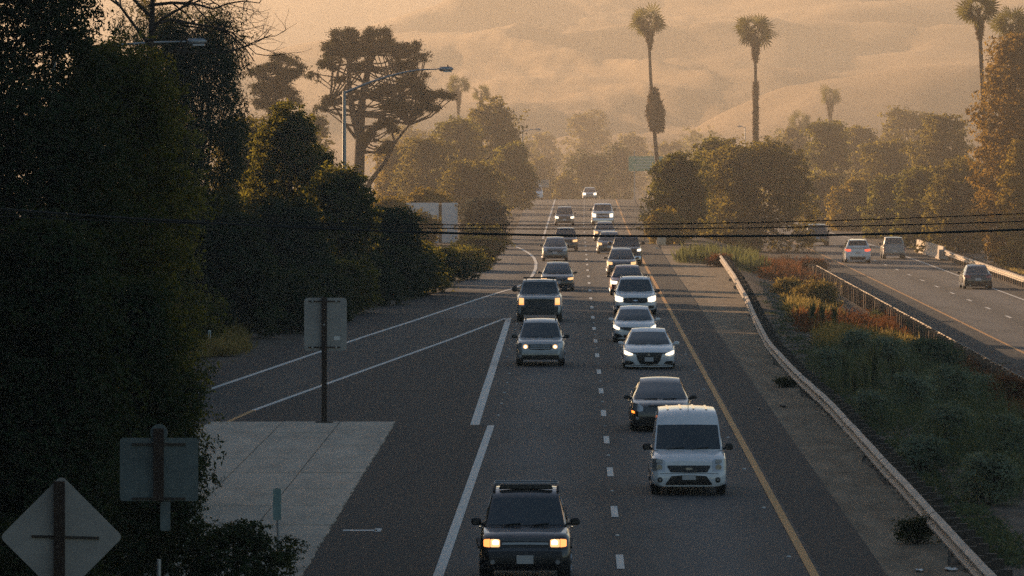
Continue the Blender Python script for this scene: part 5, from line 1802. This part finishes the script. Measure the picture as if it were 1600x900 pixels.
clumps_patch('gold_shrubs', [(1280, 530), (1400, 534), (1440, 548), (1400, 556), (1290, 552)], 36, .3, .55, 'weed_gold', .09, 260, 26)

L('sage', (.12, .16, .115), (.26, .305, .215), .35, (.30, .33, .14))
def low_bush(label, px, py, w, h, mat, seed, n=4000, size=.14, group='low bushes in the median'):
    x, y = on_road(px, py, .65)
    x, y = on_road(px, py, -zg(x, y))
    rs = np.random.RandomState(seed)
    t = thing('low_bush', label, 'bush', (x, y, zg(x, y)), 0, group)
    cl = dome_clumps(rs, w, w * .9, h, .1, 26, w * .16, 'dome', .8)
    link('crown', crown_mesh('crown', cl, n, size, mat, seed, .4, 0, .6, cut=.01), t)
    mb = MB()
    for c in cl[::3]:
        mb.tube([(0, 0, -.05), (c[0] * .5, c[1] * .5, c[2] * .45), tuple(c[:3])], [.03, .02, .01], 5)
    link('stems', mb.mesh('stems', M['bark']), t)
low_bush('yellow-green mounded bush in the median beside the dark-posted guardrail', 1275, 480, 2.5, 1.35, 'weed_gold', 31, 7000, .16)
low_bush('smaller yellow-green mound left of the large mounded bush', 1228, 462, 1.9, .9, 'weed_gold', 32, 4000, .16)
low_bush('reddish-brown bush between the mounds and the opposite road', 1272, 432, 1.9, 1.1, 'weed_red', 33, 4000, .18)
low_bush('round dark green bush near the posts, right of the gold grass', 1455, 575, 2.3, 1.25, 'weed_dark', 34, 7000, .13)
SAGE = [('sage-green shrub nearest the lower right corner of the median', 1545, 790, 1.5, .9), ('sage-green shrub above the corner one, left of the right-edge stalks', 1480, 712, 1.6, 1.0), ('large sage-green shrub at the right edge below the stalks', 1585, 745, 1.7, 1.1),
        ('sage-green shrub in the very middle of the median', 1420, 655, 1.6, 1.0), ('low sage-green shrub beside the rail posts, middle of the median', 1362, 660, 1.3, .7), ('sage-green shrub right of the middle one', 1485, 640, 1.7, 1.1),
        ('sage-green shrub left of the round dark green bush', 1385, 588, 1.7, 1.0), ('low sage-green shrub at the left rim of the median shrubs', 1300, 585, 1.4, .7), ('sage-green shrub just below the gold grass', 1340, 568, 1.6, .9),
        ('sage-green shrub under the round dark green bush', 1530, 625, 1.5, .9), ('low sage-green shrub near the rail, lower part of the median', 1440, 740, 1.3, .7), ('pale sage-green shrub at the right end of the gold grass', 1440, 562, 1.4, .8)]
for i, (lb, px, py, w_, h_) in enumerate(SAGE):
    low_bush(lb, px, py, w_, h_ * 1.3, 'sage', 500 + i, 5000, .10, 'sage shrubs in the median')
low_bush('dark weed clump against the lower front of the long guardrail', 1432, 852, .95, .55, 'leaf_dark', 35, 2500, .07, 'weeds on the dirt strip')
low_bush('dark weed clump farther up at the front of the long guardrail', 1228, 607, .8, .35, 'leaf_dark', 36, 1500, .08, 'weeds on the dirt strip')
low_bush('reddish weed clump at the far end of the long guardrail', 1125, 418, 1.5, .8, 'weed_red', 37, 2000, .16)
low_bush('dark brown bush at the lower right below the opposite guardrail', 1585, 640, 1.9, 1.3, 'weed_red', 38, 5000, .12)

# tall single stalks that catch the light
STALK = [tufts('weed_stalk', [(0, 0, 0)], [1.0], 'weed_green', .022, 60, 400 + i, .10, spread=.045, taper=2.6) for i in range(3)]
rs = np.random.RandomState(77)
STALKS = [('leftmost of the pale weed stalks in the middle of the green median shrubs', 1320, 602), ('pale weed stalk in the median, just right of the leftmost one', 1334, 606), ('tallest pale weed stalk of the middle clump in the median', 1352, 610),
          ('pale weed stalk right beside the tallest one of the middle clump', 1366, 600), ('pale weed stalk left of the round dark bush, lower one', 1395, 606), ('pale weed stalk left of the round dark bush, upper one', 1410, 600), ('pale weed stalk touching the round dark green bush', 1428, 606),
          ('pale weed stalk nearest the right edge of the view', 1596, 682), ('tall pale weed stalk second from the right edge', 1582, 682), ('pale weed stalk third from the right edge', 1567, 690), ('pale weed stalk fourth from the right edge', 1553, 684), ('short pale weed stalk left of the right-edge clump', 1540, 704), ('lone pale weed stalk well left of the right-edge clump', 1512, 700),
          ('lone pale weed stalk in the lower median shrubs', 1460, 715), ('pale weed stalk beneath the yellow-green mounded bush, left one', 1268, 500), ('pale weed stalk beneath the yellow-green mounded bush, middle one', 1286, 502), ('pale weed stalk beneath the yellow-green mounded bush, right one', 1304, 504)]
for i, (lb, px, py) in enumerate(STALKS):
    x, y = on_road(px, py + 20, .65)
    x, y = on_road(px, py + 20, -zg(x, y))
    o = link('weed_stalk', STALK[i % 3], None, (x, y, zg(x, y)))
    h = rs.uniform(.85, 1.15) * (1.25 if 'tall' in lb else .75 if 'short' in lb else 1)
    o.scale = (h * .9, h * .9, h)
    o.rotation_euler = (rs.uniform(-.08, .08), rs.uniform(-.08, .08), rs.rand() * 6)
    tag(o, lb, 'weed', 'upright weed stalks in the median')

# litter on the dirt strip
for i, (lb, px, py, sx, sy) in enumerate([('torn white scrap of litter at the bottom of the dirt strip', 1478, 892, .22, .5), ('small pale scrap of litter beside the bottom one', 1432, 893, .12, .3), ('dark scrap of tyre rubber on the dirt strip', 1220, 636, .16, .9), ('flat pale scrap on the dirt beside the small weed clump', 1185, 640, .1, .4)]):
    x, y = on_road(px, py)
    P = [[(a * sx / 4 + rs.uniform(-.02, .02), b * sy / 4, .03 + rs.uniform(0, .035)) for a in range(5)] for b in range(5)]
    mb = MB().grid(P)
    mb.grid([[(p[0], p[1], p[2] - .012) for p in r] for r in P], flip=True)
    o = mb.build('litter', M['tyre'] if 'rubber' in lb else M['legend_white'])
    o.location = (x, y, -.02)
    tag(o, lb, 'litter')
